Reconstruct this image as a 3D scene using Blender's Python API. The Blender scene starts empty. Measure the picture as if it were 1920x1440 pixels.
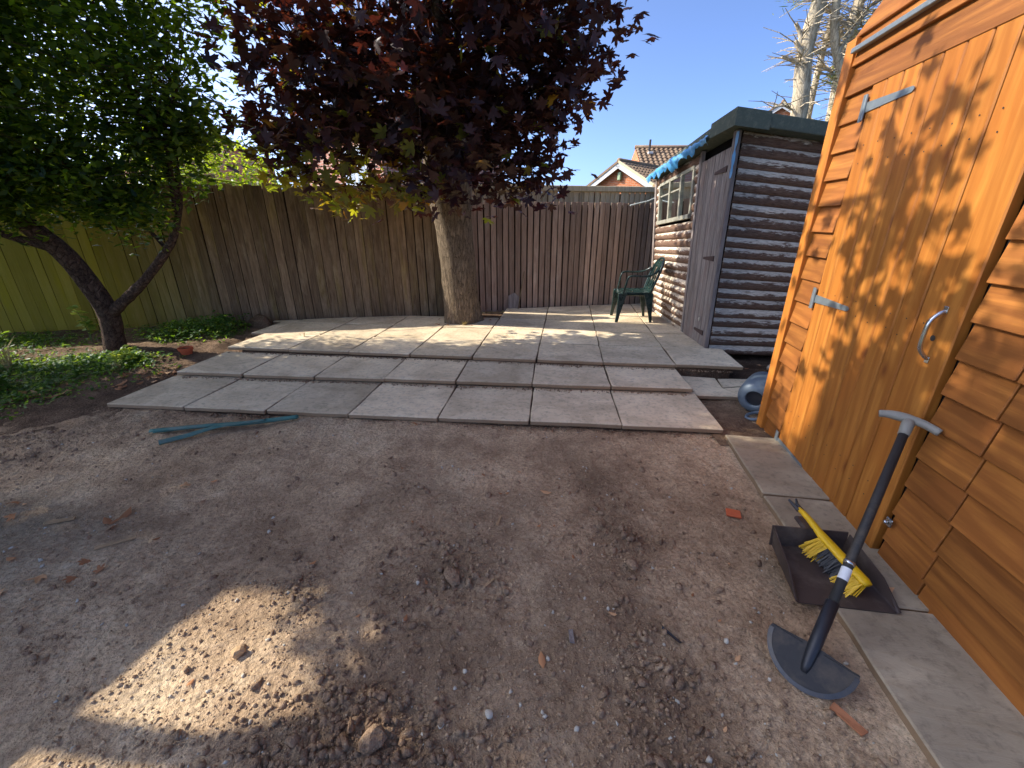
import bpy, bmesh, math, random
import numpy as np
from mathutils import Matrix, Vector, Quaternion

R = math.radians
SC = bpy.context.scene
C = SC.collection
random.seed(7)
RNG = np.random.default_rng(11)

# ------------------------------------------------------------------ camera
cam = bpy.data.cameras.new('camera')
CAM = bpy.data.objects.new('camera', cam)
C.objects.link(CAM)
cam.sensor_width = 36.0
cam.lens = 36.0 * 774.0 / 1920.0
cam.clip_start = 0.05
cam.clip_end = 2000
CAM.location = (0, 0, 1.5)
CAM.rotation_euler = (R(90 - 21.44), 0, 0)
SC.camera = CAM

# ------------------------------------------------------------------ sky, sun, exposure
SUN_EL, SUN_BACK = R(36), R(10)          # the sun stands to the left, a little beyond the fence
w = bpy.data.worlds.new('World')
SC.world = w
w.use_nodes = True
sky = w.node_tree.nodes.new('ShaderNodeTexSky')
sky.sky_type = 'NISHITA'
sky.sun_disc = False
sky.sun_elevation = SUN_EL
sky.sun_rotation = -(math.pi / 2 - SUN_BACK)
sky.air_density = 0.36
sky.dust_density = 2.3
sky.ozone_density = 6.0
sky.altitude = 100
w.node_tree.links.new(sky.outputs[0], w.node_tree.nodes['Background'].inputs[0])
w.node_tree.nodes['Background'].inputs[1].default_value = 0.15
sl = bpy.data.lights.new('sun', 'SUN')
sl.energy = 2.35
sl.angle = R(0.55)
sl.color = (1.0, 0.95, 0.86)
SUN = bpy.data.objects.new('sun', sl)
C.objects.link(SUN)
SUN.rotation_euler = Vector((math.cos(SUN_BACK) * math.cos(SUN_EL), -math.sin(SUN_BACK) * math.cos(SUN_EL),
                             -math.sin(SUN_EL))).to_track_quat('-Z', 'Y').to_euler()
SC.view_settings.view_transform = 'Standard'
SC.view_settings.look = 'None'
SC.view_settings.gamma = 1
SC.view_settings.exposure = 1.72
SC.render.engine = 'CYCLES'
SC.cycles.use_denoising = True
SC.cycles.max_bounces = 8
SC.cycles.transparent_max_bounces = 8
SC.cycles.sample_clamp_indirect = 6

# ------------------------------------------------------------------ helpers: objects
def W(o):
    m = o.matrix_basis.copy()
    while o.parent:
        o = o.parent
        m = o.matrix_basis @ m
    return m

def obj(name, me, mat=None, parent=None, M=None):
    """link one mesh object; M is its WORLD matrix"""
    o = bpy.data.objects.new(name, me)
    C.objects.link(o)
    if mat is not None and me is not None and not me.materials:
        me.materials.append(mat)
    M = M if M is not None else Matrix()
    if parent:
        o.parent = parent
        o.matrix_basis = W(parent).inverted() @ M
    else:
        o.matrix_basis = M
    return o

def tag(o, label=None, cat=None, group=None, kind=None):
    if label: o['label'] = label
    if cat: o['category'] = cat
    if group: o['group'] = group
    if kind: o['kind'] = kind
    return o

def thing(name, loc, label, cat, group=None, rz=0):
    o = obj(name, None, M=Matrix.Translation(loc) @ Matrix.Rotation(rz, 4, 'Z'))
    return tag(o, label, cat, group)

def frame(o, x, y, z):
    """matrix with origin o and the given axes as columns"""
    x, y, z = Vector(x), Vector(y), Vector(z)
    return Matrix(((x.x, y.x, z.x, o[0]), (x.y, y.y, z.y, o[1]), (x.z, y.z, z.z, o[2]), (0, 0, 0, 1)))

T = Matrix.Translation
def RX(a): return Matrix.Rotation(a, 4, 'X')
def RY(a): return Matrix.Rotation(a, 4, 'Y')
def RZ(a): return Matrix.Rotation(a, 4, 'Z')

# ------------------------------------------------------------------ helpers: meshes
class MB:
    def __init__(s): s.v, s.f = [], []
    def add(s, v, f, M=None):
        k = len(s.v)
        s.v += [tuple((M @ Vector(p)) if M else p) for p in v]
        s.f += [tuple(i + k for i in q) for q in f]
        return s
    def box(s, x0, x1, y0, y1, z0, z1, M=None):
        v = [(x, y, z) for z in (z0, z1) for y in (y0, y1) for x in (x0, x1)]
        return s.add(v, [(0, 2, 3, 1), (4, 5, 7, 6), (0, 1, 5, 4), (2, 6, 7, 3), (0, 4, 6, 2), (1, 3, 7, 5)], M)
    def prism(s, poly, z0, z1, M=None):
        n = len(poly)
        v = [(p[0], p[1], z0) for p in poly] + [(p[0], p[1], z1) for p in poly]
        f = [tuple(range(n - 1, -1, -1)), tuple(range(n, 2 * n))]
        f += [(i, (i + 1) % n, n + (i + 1) % n, n + i) for i in range(n)]
        return s.add(v, f, M)
    def loft(s, rings, caps=True, closed=True):
        n = len(rings[0]); v = []; f = []
        for r in rings: v += list(r)
        for i in range(len(rings) - 1):
            for j in range(n if closed else n - 1):
                a, b = i * n + j, i * n + (j + 1) % n
                f.append((a, b, b + n, a + n))
        if caps and closed:
            f.append(tuple(range(n - 1, -1, -1)))
            f.append(tuple(range((len(rings) - 1) * n, len(rings) * n)))
        return s.add(v, f)
    def tube(s, pts, rad, n=8, wob=0, caps=True, M=None):
        pts = [Vector(p) for p in pts]
        if not hasattr(rad, '__len__'): rad = [rad] * len(pts)
        rings = []; up = None
        for i, p in enumerate(pts):
            d = (pts[min(i + 1, len(pts) - 1)] - pts[max(i - 1, 0)])
            if d.length < 1e-9: d = Vector((0, 0, 1))
            d.normalize()
            if up is None:
                up = d.orthogonal().normalized()
            up = (up - d * up.dot(d))
            up = up.normalized() if up.length > 1e-6 else d.orthogonal().normalized()
            b = d.cross(up)
            ring = []
            for j in range(n):
                a = 2 * math.pi * j / n
                r = rad[i] * (1 + (random.uniform(-wob, wob) if wob else 0))
                q = p + up * (math.cos(a) * r) + b * (math.sin(a) * r)
                ring.append(tuple(M @ q) if M else tuple(q))
            rings.append(ring)
        return s.loft(rings, caps)
    def lathe(s, prof, n=20, M=None, caps=True):
        rings = [[tuple((M or Matrix()) @ Vector((r * math.cos(2 * math.pi * j / n), r * math.sin(2 * math.pi * j / n), z)))
                  for j in range(n)] for r, z in prof]
        return s.loft(rings, caps)
    def mesh(s, name='m', smooth=False, bevel=0, seg=1):
        me = bpy.data.meshes.new(name)
        me.from_pydata(s.v, [], s.f)
        if bevel:
            bm = bmesh.new(); bm.from_mesh(me)
            bmesh.ops.recalc_face_normals(bm, faces=bm.faces)
            ed = [e for e in bm.edges if len(e.link_faces) == 2 and e.calc_face_angle(0) > 0.5]
            bmesh.ops.bevel(bm, geom=ed, offset=bevel, segments=seg, affect='EDGES', profile=0.6)
            bm.to_mesh(me); bm.free()
        if smooth:
            me.polygons.foreach_set('use_smooth', [True] * len(me.polygons))
        me.update()
        return me

def smooth_path(pts, k=4):
    """Catmull-Rom through the points"""
    P = [Vector(p) for p in pts]; P = [P[0]] + P + [P[-1]]; out = []
    for i in range(1, len(P) - 2):
        for j in range(k):
            t = j / k
            a, b, c, d = P[i - 1], P[i], P[i + 1], P[i + 2]
            out.append(0.5 * ((2 * b) + (c - a) * t + (2 * a - 5 * b + 4 * c - d) * t * t + (3 * b - a - 3 * c + d) * t ** 3))
    out.append(P[-2])
    return out

def np_mesh(name, v, f, attr=None, smooth=False):
    """v (n,3) array, f (m,k) array of equal-sized faces, attr: dict name -> per-vertex float"""
    me = bpy.data.meshes.new(name)
    n, (m, k) = len(v), f.shape
    me.vertices.add(n); me.vertices.foreach_set('co', np.ascontiguousarray(v, dtype=np.float32).ravel())
    me.loops.add(m * k); me.loops.foreach_set('vertex_index', np.ascontiguousarray(f, dtype=np.int32).ravel())
    me.polygons.add(m)
    me.polygons.foreach_set('loop_start', np.arange(0, m * k, k, dtype=np.int32))
    if smooth: me.polygons.foreach_set('use_smooth', np.ones(m, dtype=bool))
    me.update(calc_edges=True)
    for a, val in (attr or {}).items():
        at = me.attributes.new(a, 'FLOAT', 'POINT')
        at.data.foreach_set('value', np.ascontiguousarray(val, dtype=np.float32))
    me.validate()
    return me

def scatter(tmpl_v, tmpl_f, pos, rot, scl, tint=None, name='m'):
    """many copies of a small template in one mesh. rot (n,3,3), scl (n,) or (n,3)"""
    n, k = len(pos), tmpl_v.shape[-2]
    scl = np.asarray(scl)
    if scl.ndim == 1: scl = np.repeat(scl[:, None], 3, 1)
    tv = tmpl_v[None] * scl[:, None, :] if tmpl_v.ndim == 2 else tmpl_v * scl[:, None, :]
    v = np.einsum('nij,nkj->nki', rot, tv) + pos[:, None, :]
    f = (tmpl_f[None] + (np.arange(n) * k)[:, None, None]).reshape(-1, tmpl_f.shape[1])
    at = {'tint': np.repeat(tint, k)} if tint is not None else None
    return np_mesh(name, v.reshape(-1, 3), f, at)

def rand_rot(n, tilt=None):
    """random 3x3 rotations; with tilt the normal stays within about tilt of vertical"""
    if tilt is None:
        q = RNG.normal(size=(n, 4)); q /= np.linalg.norm(q, axis=1)[:, None]
    else:
        a = RNG.uniform(0, 2 * np.pi, n); t = RNG.normal(0, tilt, n); b = RNG.uniform(0, 2 * np.pi, n)
        qz = np.stack([np.cos(a / 2), 0 * a, 0 * a, np.sin(a / 2)], 1)
        qt = np.stack([np.cos(t / 2), np.sin(t / 2) * np.cos(b), np.sin(t / 2) * np.sin(b), 0 * t], 1)
        w1, x1, y1, z1 = qt.T; w2, x2, y2, z2 = qz.T
        q = np.stack([w1*w2-x1*x2-y1*y2-z1*z2, w1*x2+x1*w2+y1*z2-z1*y2, w1*y2-x1*z2+y1*w2+z1*x2, w1*z2+x1*y2-y1*x2+z1*w2], 1)
    w_, x, y, z = q.T
    return np.stack([np.stack([1-2*(y*y+z*z), 2*(x*y-z*w_), 2*(x*z+y*w_)], 1),
                     np.stack([2*(x*y+z*w_), 1-2*(x*x+z*z), 2*(y*z-x*w_)], 1),
                     np.stack([2*(x*z-y*w_), 2*(y*z+x*w_), 1-2*(x*x+y*y)], 1)], 1)

_perm = {}
def vnoise(x, y, seed=0):
    """value noise on a lattice, 0..1"""
    if seed not in _perm: _perm[seed] = np.random.default_rng(seed + 100).random((256, 256))
    t = _perm[seed]
    xi, yi = np.floor(x).astype(int), np.floor(y).astype(int)
    fx, fy = x - xi, y - yi
    fx, fy = fx * fx * (3 - 2 * fx), fy * fy * (3 - 2 * fy)
    g = lambda i, j: t[i & 255, j & 255]
    return (g(xi, yi) * (1 - fx) + g(xi + 1, yi) * fx) * (1 - fy) + (g(xi, yi + 1) * (1 - fx) + g(xi + 1, yi + 1) * fx) * fy

def fbm(x, y, oct=4, seed=0, gain=.5):
    s = 0; a = 1; tot = 0
    for o in range(oct):
        s = s + a * vnoise(x * 2 ** o + 17.3 * o, y * 2 ** o + 9.1 * o, seed + o); tot += a; a *= gain
    return s / tot

# ------------------------------------------------------------------ helpers: materials
class NT:
    def __init__(s, name):
        s.m = bpy.data.materials.new(name); s.m.use_nodes = True
        s.t = s.m.node_tree; s.t.nodes.clear()
        s.out = s.t.nodes.new('ShaderNodeOutputMaterial')
    def n(s, typ, props=None, **inp):
        nd = s.t.nodes.new('ShaderNode' + typ)
        for k, v in (props or {}).items(): setattr(nd, k, v)
        for k, v in inp.items():
            key = int(k[1:]) if k[0] == 'i' and k[1:].isdigit() else k.replace('_', ' ')
            s.set(nd.inputs[key], v)
        return nd
    def set(s, sock, v):
        if hasattr(v, 'is_output') or isinstance(v, bpy.types.NodeSocket): s.t.links.new(v, sock)
        else:
            if isinstance(v, tuple) and len(v) == 3 and sock.type == 'RGBA': v = v + (1,)
            sock.default_value = v
    def coord(s, kind='Object', scale=(1, 1, 1), rnd=True):
        tc = s.n('TexCoord').outputs[kind]
        mp = s.n('Mapping', i0=tc, i3=scale)
        if not rnd: return mp.outputs[0]
        r = s.n('ObjectInfo').outputs['Random']
        mul = s.n('Math', {'operation': 'MULTIPLY'}, i0=r, i1=73.0).outputs[0]
        return s.n('VectorMath', {'operation': 'ADD'}, i0=mp.outputs[0], i1=mul).outputs[0]
    def noise(s, vec, scale=5, detail=6, rough=.55, dist=0):
        return s.n('TexNoise', i0=vec, Scale=scale, Detail=detail, Roughness=rough, Distortion=dist).outputs['Fac']
    def ramp(s, fac, stops):
        r = s.n('ValToRGB', i0=fac); e = r.color_ramp.elements
        while len(e) < len(stops): e.new(.5)
        for i, (p, c) in enumerate(stops):
            e[i].position = p; e[i].color = (c if len(c) == 4 else c + (1,)) if isinstance(c, tuple) else (c, c, c, 1)
        return r.outputs[0]
    def mix(s, fac, a, b, mode='MIX'):
        m = s.n('MixRGB', {'blend_type': mode}, i0=fac, i1=a, i2=b)
        return m.outputs[0]
    def math(s, op, a, b=0.0, clamp=False):
        return s.n('Math', {'operation': op, 'use_clamp': clamp}, i0=a, i1=b).outputs[0]
    def rand(s): return s.n('ObjectInfo').outputs['Random']
    def attr(s, a='tint'): return s.n('Attribute', {'attribute_name': a}).outputs['Fac']
    def vary(s, col, fac, lo=.8, hi=1.2):
        v = s.n('MapRange', i0=fac, i3=lo, i4=hi).outputs[0]
        return s.n('HueSaturation', Value=v, Color=col).outputs[0]
    def bump(s, h, strength=.3, dist=.01):
        return s.n('Bump', Strength=strength, Distance=dist, Height=h).outputs[0]
    def done(s, col, rough=.8, normal=None, metal=0, spec=.3, **kw):
        b = s.n('BsdfPrincipled')
        s.set(b.inputs['Base Color'], col); s.set(b.inputs['Roughness'], rough)
        s.set(b.inputs['Metallic'], metal); s.set(b.inputs['Specular IOR Level'], spec)
        if normal is not None: s.set(b.inputs['Normal'], normal)
        for k, v in kw.items(): s.set(b.inputs[k.replace('_', ' ')], v)
        s.t.links.new(b.outputs[0], s.out.inputs[0])
        return s.m

def srgb(r, g, b):
    f = lambda c: (c / 255 / 12.92) if c <= 10 else ((c / 255 + .055) / 1.055) ** 2.4
    return (f(r), f(g), f(b))

def wood(name, lo, hi, stain, axis='z', freq=9., stretch=14., rough=.75, var=(.8, 1.2), bump=.3, stain_amt=(.5, .7), knots=None, spec=.25, rings=0):
    s = NT(name)
    sc = [freq, freq, freq]; sc['xyz'.index(axis)] = freq / stretch
    v = s.coord(scale=tuple(sc))
    g = s.noise(v, 3.0, 8, .62, .6)
    fine = s.noise(v, 14.0, 4, .6)
    col = s.ramp(g, [(.32, lo), (.68, hi)])
    col = s.mix(s.math('MULTIPLY', fine, .5), col, lo)
    big = s.noise(s.coord(scale=(2.2, 2.2, 2.2) if axis != 'z' else (3, 3, 1.6)), 1.5, 4, .6)
    col = s.mix(s.ramp(big, [(stain_amt[0], 0.0), (stain_amt[1], 1.0)]), col, stain)
    if rings:
        rs = [1., 1., 1.]; rs['xyz'.index(axis)] = .10
        wv = s.n('TexWave', {'wave_type': 'BANDS', 'bands_direction': 'DIAGONAL'}, i0=s.coord(scale=tuple(rs)), Scale=rings, Distortion=7.0, Detail=3.0)
        s.set(wv.inputs['Detail Scale'], 1.4)
        col = s.mix(s.ramp(wv.outputs['Fac'], [(.30, 0.0), (.62, .20), (.92, .55)]), col, lo)
    if knots:
        ks = [5., 5., 5.]; ks['xyz'.index(axis)] = 2.4
        kd = s.n('TexVoronoi', i0=s.coord(scale=tuple(ks)), Scale=1.0, Randomness=1.0).outputs['Distance']
        col = s.mix(s.ramp(kd, [(.05, 1.0), (.13, 0.0)]), col, knots)
        col = s.mix(s.ramp(kd, [(.0, 0.0), (.10, .55), (.2, 0.0)]), col, lo)
    col = s.vary(col, s.rand(), *var)
    h = s.math('ADD', s.math('MULTIPLY', g, .7), s.math('MULTIPLY', fine, .4))
    return s.done(col, rough, s.bump(h, bump, .006), spec=spec)

def plain(name, col, rough=.5, metal=0, spec=.4, noise_amt=.12, scale=20, bump=.05, dirt=None):
    s = NT(name)
    v = s.coord()
    n = s.noise(v, scale, 5, .6)
    c = s.vary(col, n, 1 - noise_amt * 2, 1 + noise_amt * 2) if noise_amt else col
    if dirt: c = s.mix(s.ramp(s.noise(v, scale * .3, 6, .7), [(.5, 0.0), (.72, .8)]), c, dirt)
    return s.done(c, s.n('MapRange', i0=n, i3=max(rough - .12, .05), i4=min(rough + .12, 1)).outputs[0], s.bump(n, bump, .004), metal, spec)

def leaf_mat(name, stops, tstops, trans=.45, rough=.5, spec=.3):
    """diffuse + see-through leaf; the tint attribute picks each leaf's own colour"""
    s = NT(name)
    t = s.attr()
    dcol = s.ramp(t, stops); tcol = s.ramp(t, tstops)
    b = s.n('BsdfPrincipled', Roughness=rough); s.set(b.inputs['Base Color'], dcol); s.set(b.inputs['Specular IOR Level'], spec)
    tr = s.n('BsdfTranslucent', Color=tcol)
    mx = s.n('MixShader', i0=trans, i1=b.outputs[0], i2=tr.outputs[0])
    s.t.links.new(mx.outputs[0], s.out.inputs[0])
    return s.m

# ------------------------------------------------------------------ materials
def soil_mat(name, dark, mid, pale, damp=False):
    s = NT(name)
    v = s.coord('Object', rnd=False)
    big = s.noise(v, .9, 5, .6, .4)
    med = s.noise(v, 7, 7, .65)
    fine = s.noise(v, 75, 6, .75)
    crumb = s.n('TexVoronoi', i0=v, Scale=48.0, Randomness=1.0).outputs['Distance']
    grit = s.n('TexVoronoi', i0=v, Scale=160.0).outputs['Distance']
    col = s.ramp(s.math('ADD', s.math('MULTIPLY', big, .65), s.math('MULTIPLY', med, .35)), [(.40, dark), (.51, mid), (.62, pale)])
    col = s.mix(s.ramp(crumb, [(.42, 0.0), (.75, .3)]), col, tuple(c * .5 for c in dark))
    col = s.mix(s.ramp(fine, [(.36, .55), (.5, 0.0)]), col, tuple(c * .45 for c in dark))
    sp = s.n('TexVoronoi', i0=v, Scale=75.0).outputs
    speck = s.math('MULTIPLY', s.ramp(sp['Distance'], [(.12, 1.0), (.22, 0.0)]), s.ramp(s.n('SeparateColor', i0=sp['Color']).outputs[0], [(.72, 0.0), (.8, 1.0)]))
    col = s.mix(speck, col, srgb(190, 172, 140))
    if damp:
        col = s.mix(s.math('MULTIPLY', s.attr('damp'), .62, True), col, srgb(112, 90, 70))
    h = s.math('ADD', s.math('MULTIPLY', fine, .9), s.math('ADD', s.math('MULTIPLY', med, .8), s.math('ADD', s.math('MULTIPLY', grit, -.3), s.math('MULTIPLY', crumb, -.6))))
    return s.done(col, .95, s.bump(h, 1.0, .012), spec=.1)

MAT_SOIL = soil_mat('bare_soil', srgb(172, 142, 110), srgb(212, 180, 142), srgb(236, 208, 168), True)
MAT_BED = soil_mat('bed_soil', srgb(92, 72, 56), srgb(126, 102, 80), srgb(158, 132, 104))
MAT_CLOD = soil_mat('soil_clod', srgb(142, 114, 90), srgb(176, 146, 116), srgb(204, 174, 138))

MAT_GRIT = soil_mat('soil_grit', srgb(166, 136, 106), srgb(204, 172, 136), srgb(230, 202, 162))
def ground_mat():
    s = NT('rough_grass_ground')
    v = s.coord('Object', rnd=False)
    n = s.noise(v, 3, 8, .6)
    return s.done(s.ramp(n, [(.35, srgb(80, 70, 52)), (.6, srgb(84, 92, 50))]), .95, s.bump(n, .6, .05), spec=.1)

def slab_mat(name, tones, var=(.9, 1.2)):
    s = NT(name)
    v = s.coord(scale=(1, 1, 1))
    a = s.noise(v, 2.2, 8, .62, .8)
    b = s.noise(v, 26, 6, .7)
    c = s.noise(s.coord('Object', scale=(1, 3.5, 1)), 4, 7, .65, 1.2)
    col = s.ramp(a, [(.32, tones[0]), (.52, tones[1]), (.7, tones[2])])
    col = s.mix(s.ramp(c, [(.5, 0.0), (.75, .5)]), col, tones[3])
    col = s.mix(s.ramp(b, [(.3, .5), (.5, 0.0)]), col, tones[4])
    edge = s.noise(v, 5, 7, .75)
    col = s.mix(s.ramp(edge, [(.58, 0.0), (.72, .55)]), col, tones[5])
    col = s.vary(col, s.rand(), *var)
    # sawn and broken edges are caked with earth
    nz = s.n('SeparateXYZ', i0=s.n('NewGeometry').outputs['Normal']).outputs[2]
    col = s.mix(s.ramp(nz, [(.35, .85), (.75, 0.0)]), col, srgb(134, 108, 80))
    h = s.math('ADD', s.math('MULTIPLY', c, 1.0), s.math('MULTIPLY', b, .25))
    return s.done(col, .85, s.bump(h, .55, .012), spec=.25)
MAT_SLAB = slab_mat('riven_paving_stone', [srgb(194, 172, 138), srgb(222, 200, 164), srgb(238, 218, 182), srgb(208, 178, 136), srgb(122, 108, 90), srgb(160, 142, 108)])
MAT_PATH_SLAB = slab_mat('path_paving_stone', [srgb(140, 124, 100), srgb(166, 150, 124), srgb(190, 172, 142), srgb(160, 138, 106), srgb(96, 86, 72), srgb(124, 114, 88)], (.92, 1.06))

def fence_mat(name, lo, hi, stain, green):
    """weathered fence board; algae takes hold in patches, more of it on boards further left"""
    s = NT(name)
    v = s.coord(scale=(12, 12, .9))
    g = s.noise(v, 3, 8, .65, .5)
    col = s.ramp(g, [(.33, lo), (.66, hi)])
    col = s.mix(s.ramp(s.noise(s.coord(scale=(4, 4, 1.1)), 2, 6, .7), [(.52, 0.0), (.72, .75)]), col, stain)
    if green:
        px = s.n('SeparateXYZ', i0=s.n('ObjectInfo').outputs['Location']).outputs[0]
        f = s.n('MapRange', i0=px, i1=-4.1, i2=-5.5, i3=0.0, i4=1.0).outputs[0]
        f2 = s.math('ADD', s.math('MULTIPLY', f, .75), s.ramp(s.noise(s.coord(scale=(5, 5, .8)), 1.5, 5, .6), [(.55, 0.0), (.8, .3)]), True)
        col = s.mix(f2, col, green)
    fine = s.noise(v, 16, 4, .6)
    col = s.mix(s.math('MULTIPLY', fine, .45), col, lo)
    col = s.vary(col, s.rand(), .72, 1.2)
    return s.done(col, .9, s.bump(s.math('ADD', g, s.math('MULTIPLY', fine, .5)), .5, .006), spec=.15)
MAT_FENCE_L = fence_mat('old_fence_board', srgb(104, 84, 62), srgb(162, 136, 104), srgb(188, 164, 128), srgb(172, 156, 24))
MAT_FENCE_R = fence_mat('mauve_brown_fence_board', srgb(150, 124, 104), srgb(194, 166, 142), srgb(210, 188, 164), None)
MAT_FENCE_B = fence_mat('pale_fence_board', srgb(186, 166, 128), srgb(224, 204, 164), srgb(230, 214, 180), None)

MAT_ORANGE_DOOR = wood('honey_stained_plank', srgb(156, 92, 32), srgb(206, 138, 60), srgb(176, 106, 40), 'z', 7, 18, .5, (.84, 1.1), .22, (.45, .7), srgb(126, 68, 26), .35, 9.)
MAT_ORANGE_CLAD = wood('chestnut_stained_board', srgb(126, 74, 30), srgb(192, 124, 56), srgb(150, 90, 40), 'x', 7, 16, .6, (.76, 1.16), .4, (.45, .65), srgb(104, 54, 22), .3, 8.)
MAT_ORANGE_TRIM = wood('honey_stained_trim', srgb(168, 98, 36), srgb(198, 128, 52), srgb(184, 110, 42), 'z', 9, 16, .55, (.9, 1.1), .15, spec=.3)
MAT_OLD_DOOR = wood('silvered_plank', srgb(106, 94, 86), srgb(178, 166, 154), srgb(136, 114, 102), 'z', 16, 16, .9, (.85, 1.15), .6, (.5, .75))
MAT_ZINC = plain('galvanised_steel', srgb(140, 148, 150), .45, .6, .5, .1, 30)
MAT_SILVER = plain('bright_steel', srgb(196, 196, 194), .25, .95, .5, .05, 30)

def log_mat():
    """brown paint peeling from log-lap boards, gone from the weather side of each roll"""
    s = NT('peeling_brown_log_board')
    tc = s.n('TexCoord').outputs['Object']
    z = s.n('SeparateXYZ', i0=tc).outputs[2]                     # 0 .. 0.105 up the board
    zz = s.n('MapRange', i0=z, i1=.02, i2=.09, i3=-.24, i4=.20).outputs[0]
    v = s.coord(scale=(2.6, 2.6, 13))
    n = s.noise(v, 3, 8, .68, .5)
    n2 = s.noise(s.coord(scale=(9, 9, 60)), 2, 5, .6)
    px = s.math('ADD', s.math('ADD', n, zz), s.math('MULTIPLY', s.math('SUBTRACT', n2, .5), .35))
    lowb = s.n('MapRange', i0=s.n('SeparateXYZ', i0=s.n('ObjectInfo').outputs['Location']).outputs[2], i1=.9, i2=.0, i3=0.0, i4=.12).outputs[0]
    rr = s.n('MapRange', i0=s.rand(), i3=-.10, i4=.08).outputs[0]
    px = s.math('ADD', px, s.math('ADD', lowb, rr))
    bare = s.ramp(px, [(.53, 0.0), (.62, 1.0)])
    paint = s.ramp(n2, [(.3, srgb(96, 72, 58)), (.7, srgb(142, 112, 90))])
    woodc = s.ramp(n2, [(.3, srgb(182, 160, 134)), (.5, srgb(216, 198, 172)), (.75, srgb(240, 226, 202))])
    col = s.mix(bare, paint, woodc)
    col = s.vary(col, s.rand(), .85, 1.12)
    return s.done(col, .85, s.bump(s.math('ADD', s.math('MULTIPLY', bare, -.4), s.math('MULTIPLY', n2, .5)), .5, .004), spec=.2)
MAT_LOG = log_mat()
MAT_FELT = plain('green_mineral_felt', srgb(98, 104, 90), .9, 0, .2, .12, 60, .5, srgb(128, 128, 108))
MAT_TARP = plain('blue_tarpaulin', srgb(70, 142, 190), .45, 0, .5, .15, 14, .3, srgb(150, 190, 210))
MAT_BLACK = plain('black_plastic', (.022, .023, .026), .42, 0, .5, .1, 30, .08)
MAT_DARKSTEEL = plain('black_painted_steel', (.034, .031, .028), .6, .0, .35, .2, 26, .2, srgb(92, 80, 66))
MAT_GREY_GRIP = plain('grey_grip', srgb(140, 136, 124), .55, 0, .4, .06, 20)
MAT_PAN = plain('brown_pan', srgb(66, 54, 48), .55, 0, .4, .12, 20, .1, srgb(104, 92, 80))
MAT_YELLOW = plain('yellow_plastic', srgb(226, 178, 20), .45, 0, .5, .06, 20)
MAT_GREEN_CHAIR = plain('dark_green_plastic', srgb(26, 46, 42), .28, 0, .5, .1, 14, .04, srgb(50, 72, 66))
MAT_CAN = plain('grey_blue_can', srgb(104, 116, 124), .45, .1, .5, .08, 14, .05)
MAT_TEAL = plain('teal_plastic', srgb(74, 116, 104), .6, 0, .35, .15, 14, .06, srgb(120, 126, 112))
MAT_TERRA = plain('terracotta', srgb(190, 96, 60), .85, 0, .2, .1, 20, .2)
MAT_STONE = plain('pale_stone', srgb(190, 180, 160), .9, 0, .2, .15, 24, .5)
MAT_CHIP = plain('wood_chip', srgb(176, 144, 106), .9, 0, .2, .2, 30)
MAT_WHITE = plain('white_label', srgb(225, 224, 220), .6, 0, .3, .04, 30)
MAT_LINE = plain('lime_cord', srgb(186, 214, 40), .6, 0, .3, .05, 30)
MAT_CABLE = plain('pale_cable', srgb(160, 166, 160), .6, 0, .3, .05, 30)
MAT_DARKGAP = plain('dark_gap', (.012, .010, .009), .95, 0, .1, .05, 20)  # near-black colour stands in for the unlit space behind gaps

def bark_mat(name, lo, hi, fis, sc=(9, 9, 2.2), bump=1.0):
    s = NT(name)
    v = s.coord('Object', scale=sc)
    n = s.noise(v, 2.4, 9, .68, .8)
    p = s.n('TexVoronoi', {'feature': 'DISTANCE_TO_EDGE'}, i0=s.n('VectorMath', {'operation': 'ADD'}, i0=v, i1=s.math('MULTIPLY', n, 1.6)).outputs[0], Scale=2.2).outputs[0]
    col = s.ramp(n, [(.3, lo), (.65, hi)])
    col = s.mix(s.ramp(p, [(.0, .85), (.09, 0.0)]), col, fis)
    h = s.math('ADD', s.math('MINIMUM', p, .2), s.math('MULTIPLY', n, .4))
    return s.done(col, .95, s.bump(h, bump, .03), spec=.1)
MAT_BARK_M = bark_mat('maple_bark', srgb(96, 82, 66), srgb(156, 136, 110), srgb(58, 48, 38), (14, 14, 3), .9)
MAT_BARK_L = bark_mat('dark_flaky_bark', srgb(62, 48, 40), srgb(118, 96, 78), srgb(36, 28, 24), (9, 9, 7))
MAT_BARK_C = bark_mat('bleached_bark', srgb(150, 136, 112), srgb(206, 190, 160), srgb(112, 98, 80), (6, 6, 2), .4)
MAT_TWIG = plain('brown_twig', srgb(92, 70, 54), .9, 0, .2, .1, 30)

MAPLE_D = [(0, srgb(56, 40, 42)), (.45, srgb(92, 64, 54)), (.62, srgb(70, 66, 42)), (.8, srgb(88, 98, 40)), (1, srgb(170, 110, 40))]
MAPLE_T = [(0, srgb(66, 27, 26)), (.3, srgb(112, 46, 28)), (.45, srgb(142, 76, 30)), (.62, srgb(214, 180, 36)), (.8, srgb(226, 236, 48)), (1, srgb(255, 196, 44))]
MAT_MAPLE = leaf_mat('purple_maple_leaf', MAPLE_D, MAPLE_T, .34, .45)
MAT_LEAF = leaf_mat('green_leaf', [(0, srgb(36, 58, 34)), (.6, srgb(56, 82, 38)), (1, srgb(98, 116, 46))],
                    [(0, srgb(96, 124, 20)), (.6, srgb(200, 224, 36)), (1, srgb(244, 246, 70))], .5, .4)
MAT_WEED = leaf_mat('weed_leaf', [(0, srgb(40, 74, 34)), (.6, srgb(74, 112, 46)), (1, srgb(130, 150, 60))],
                    [(0, srgb(110, 150, 30)), (.6, srgb(170, 200, 50)), (1, srgb(225, 225, 90))], .4, .5)
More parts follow.
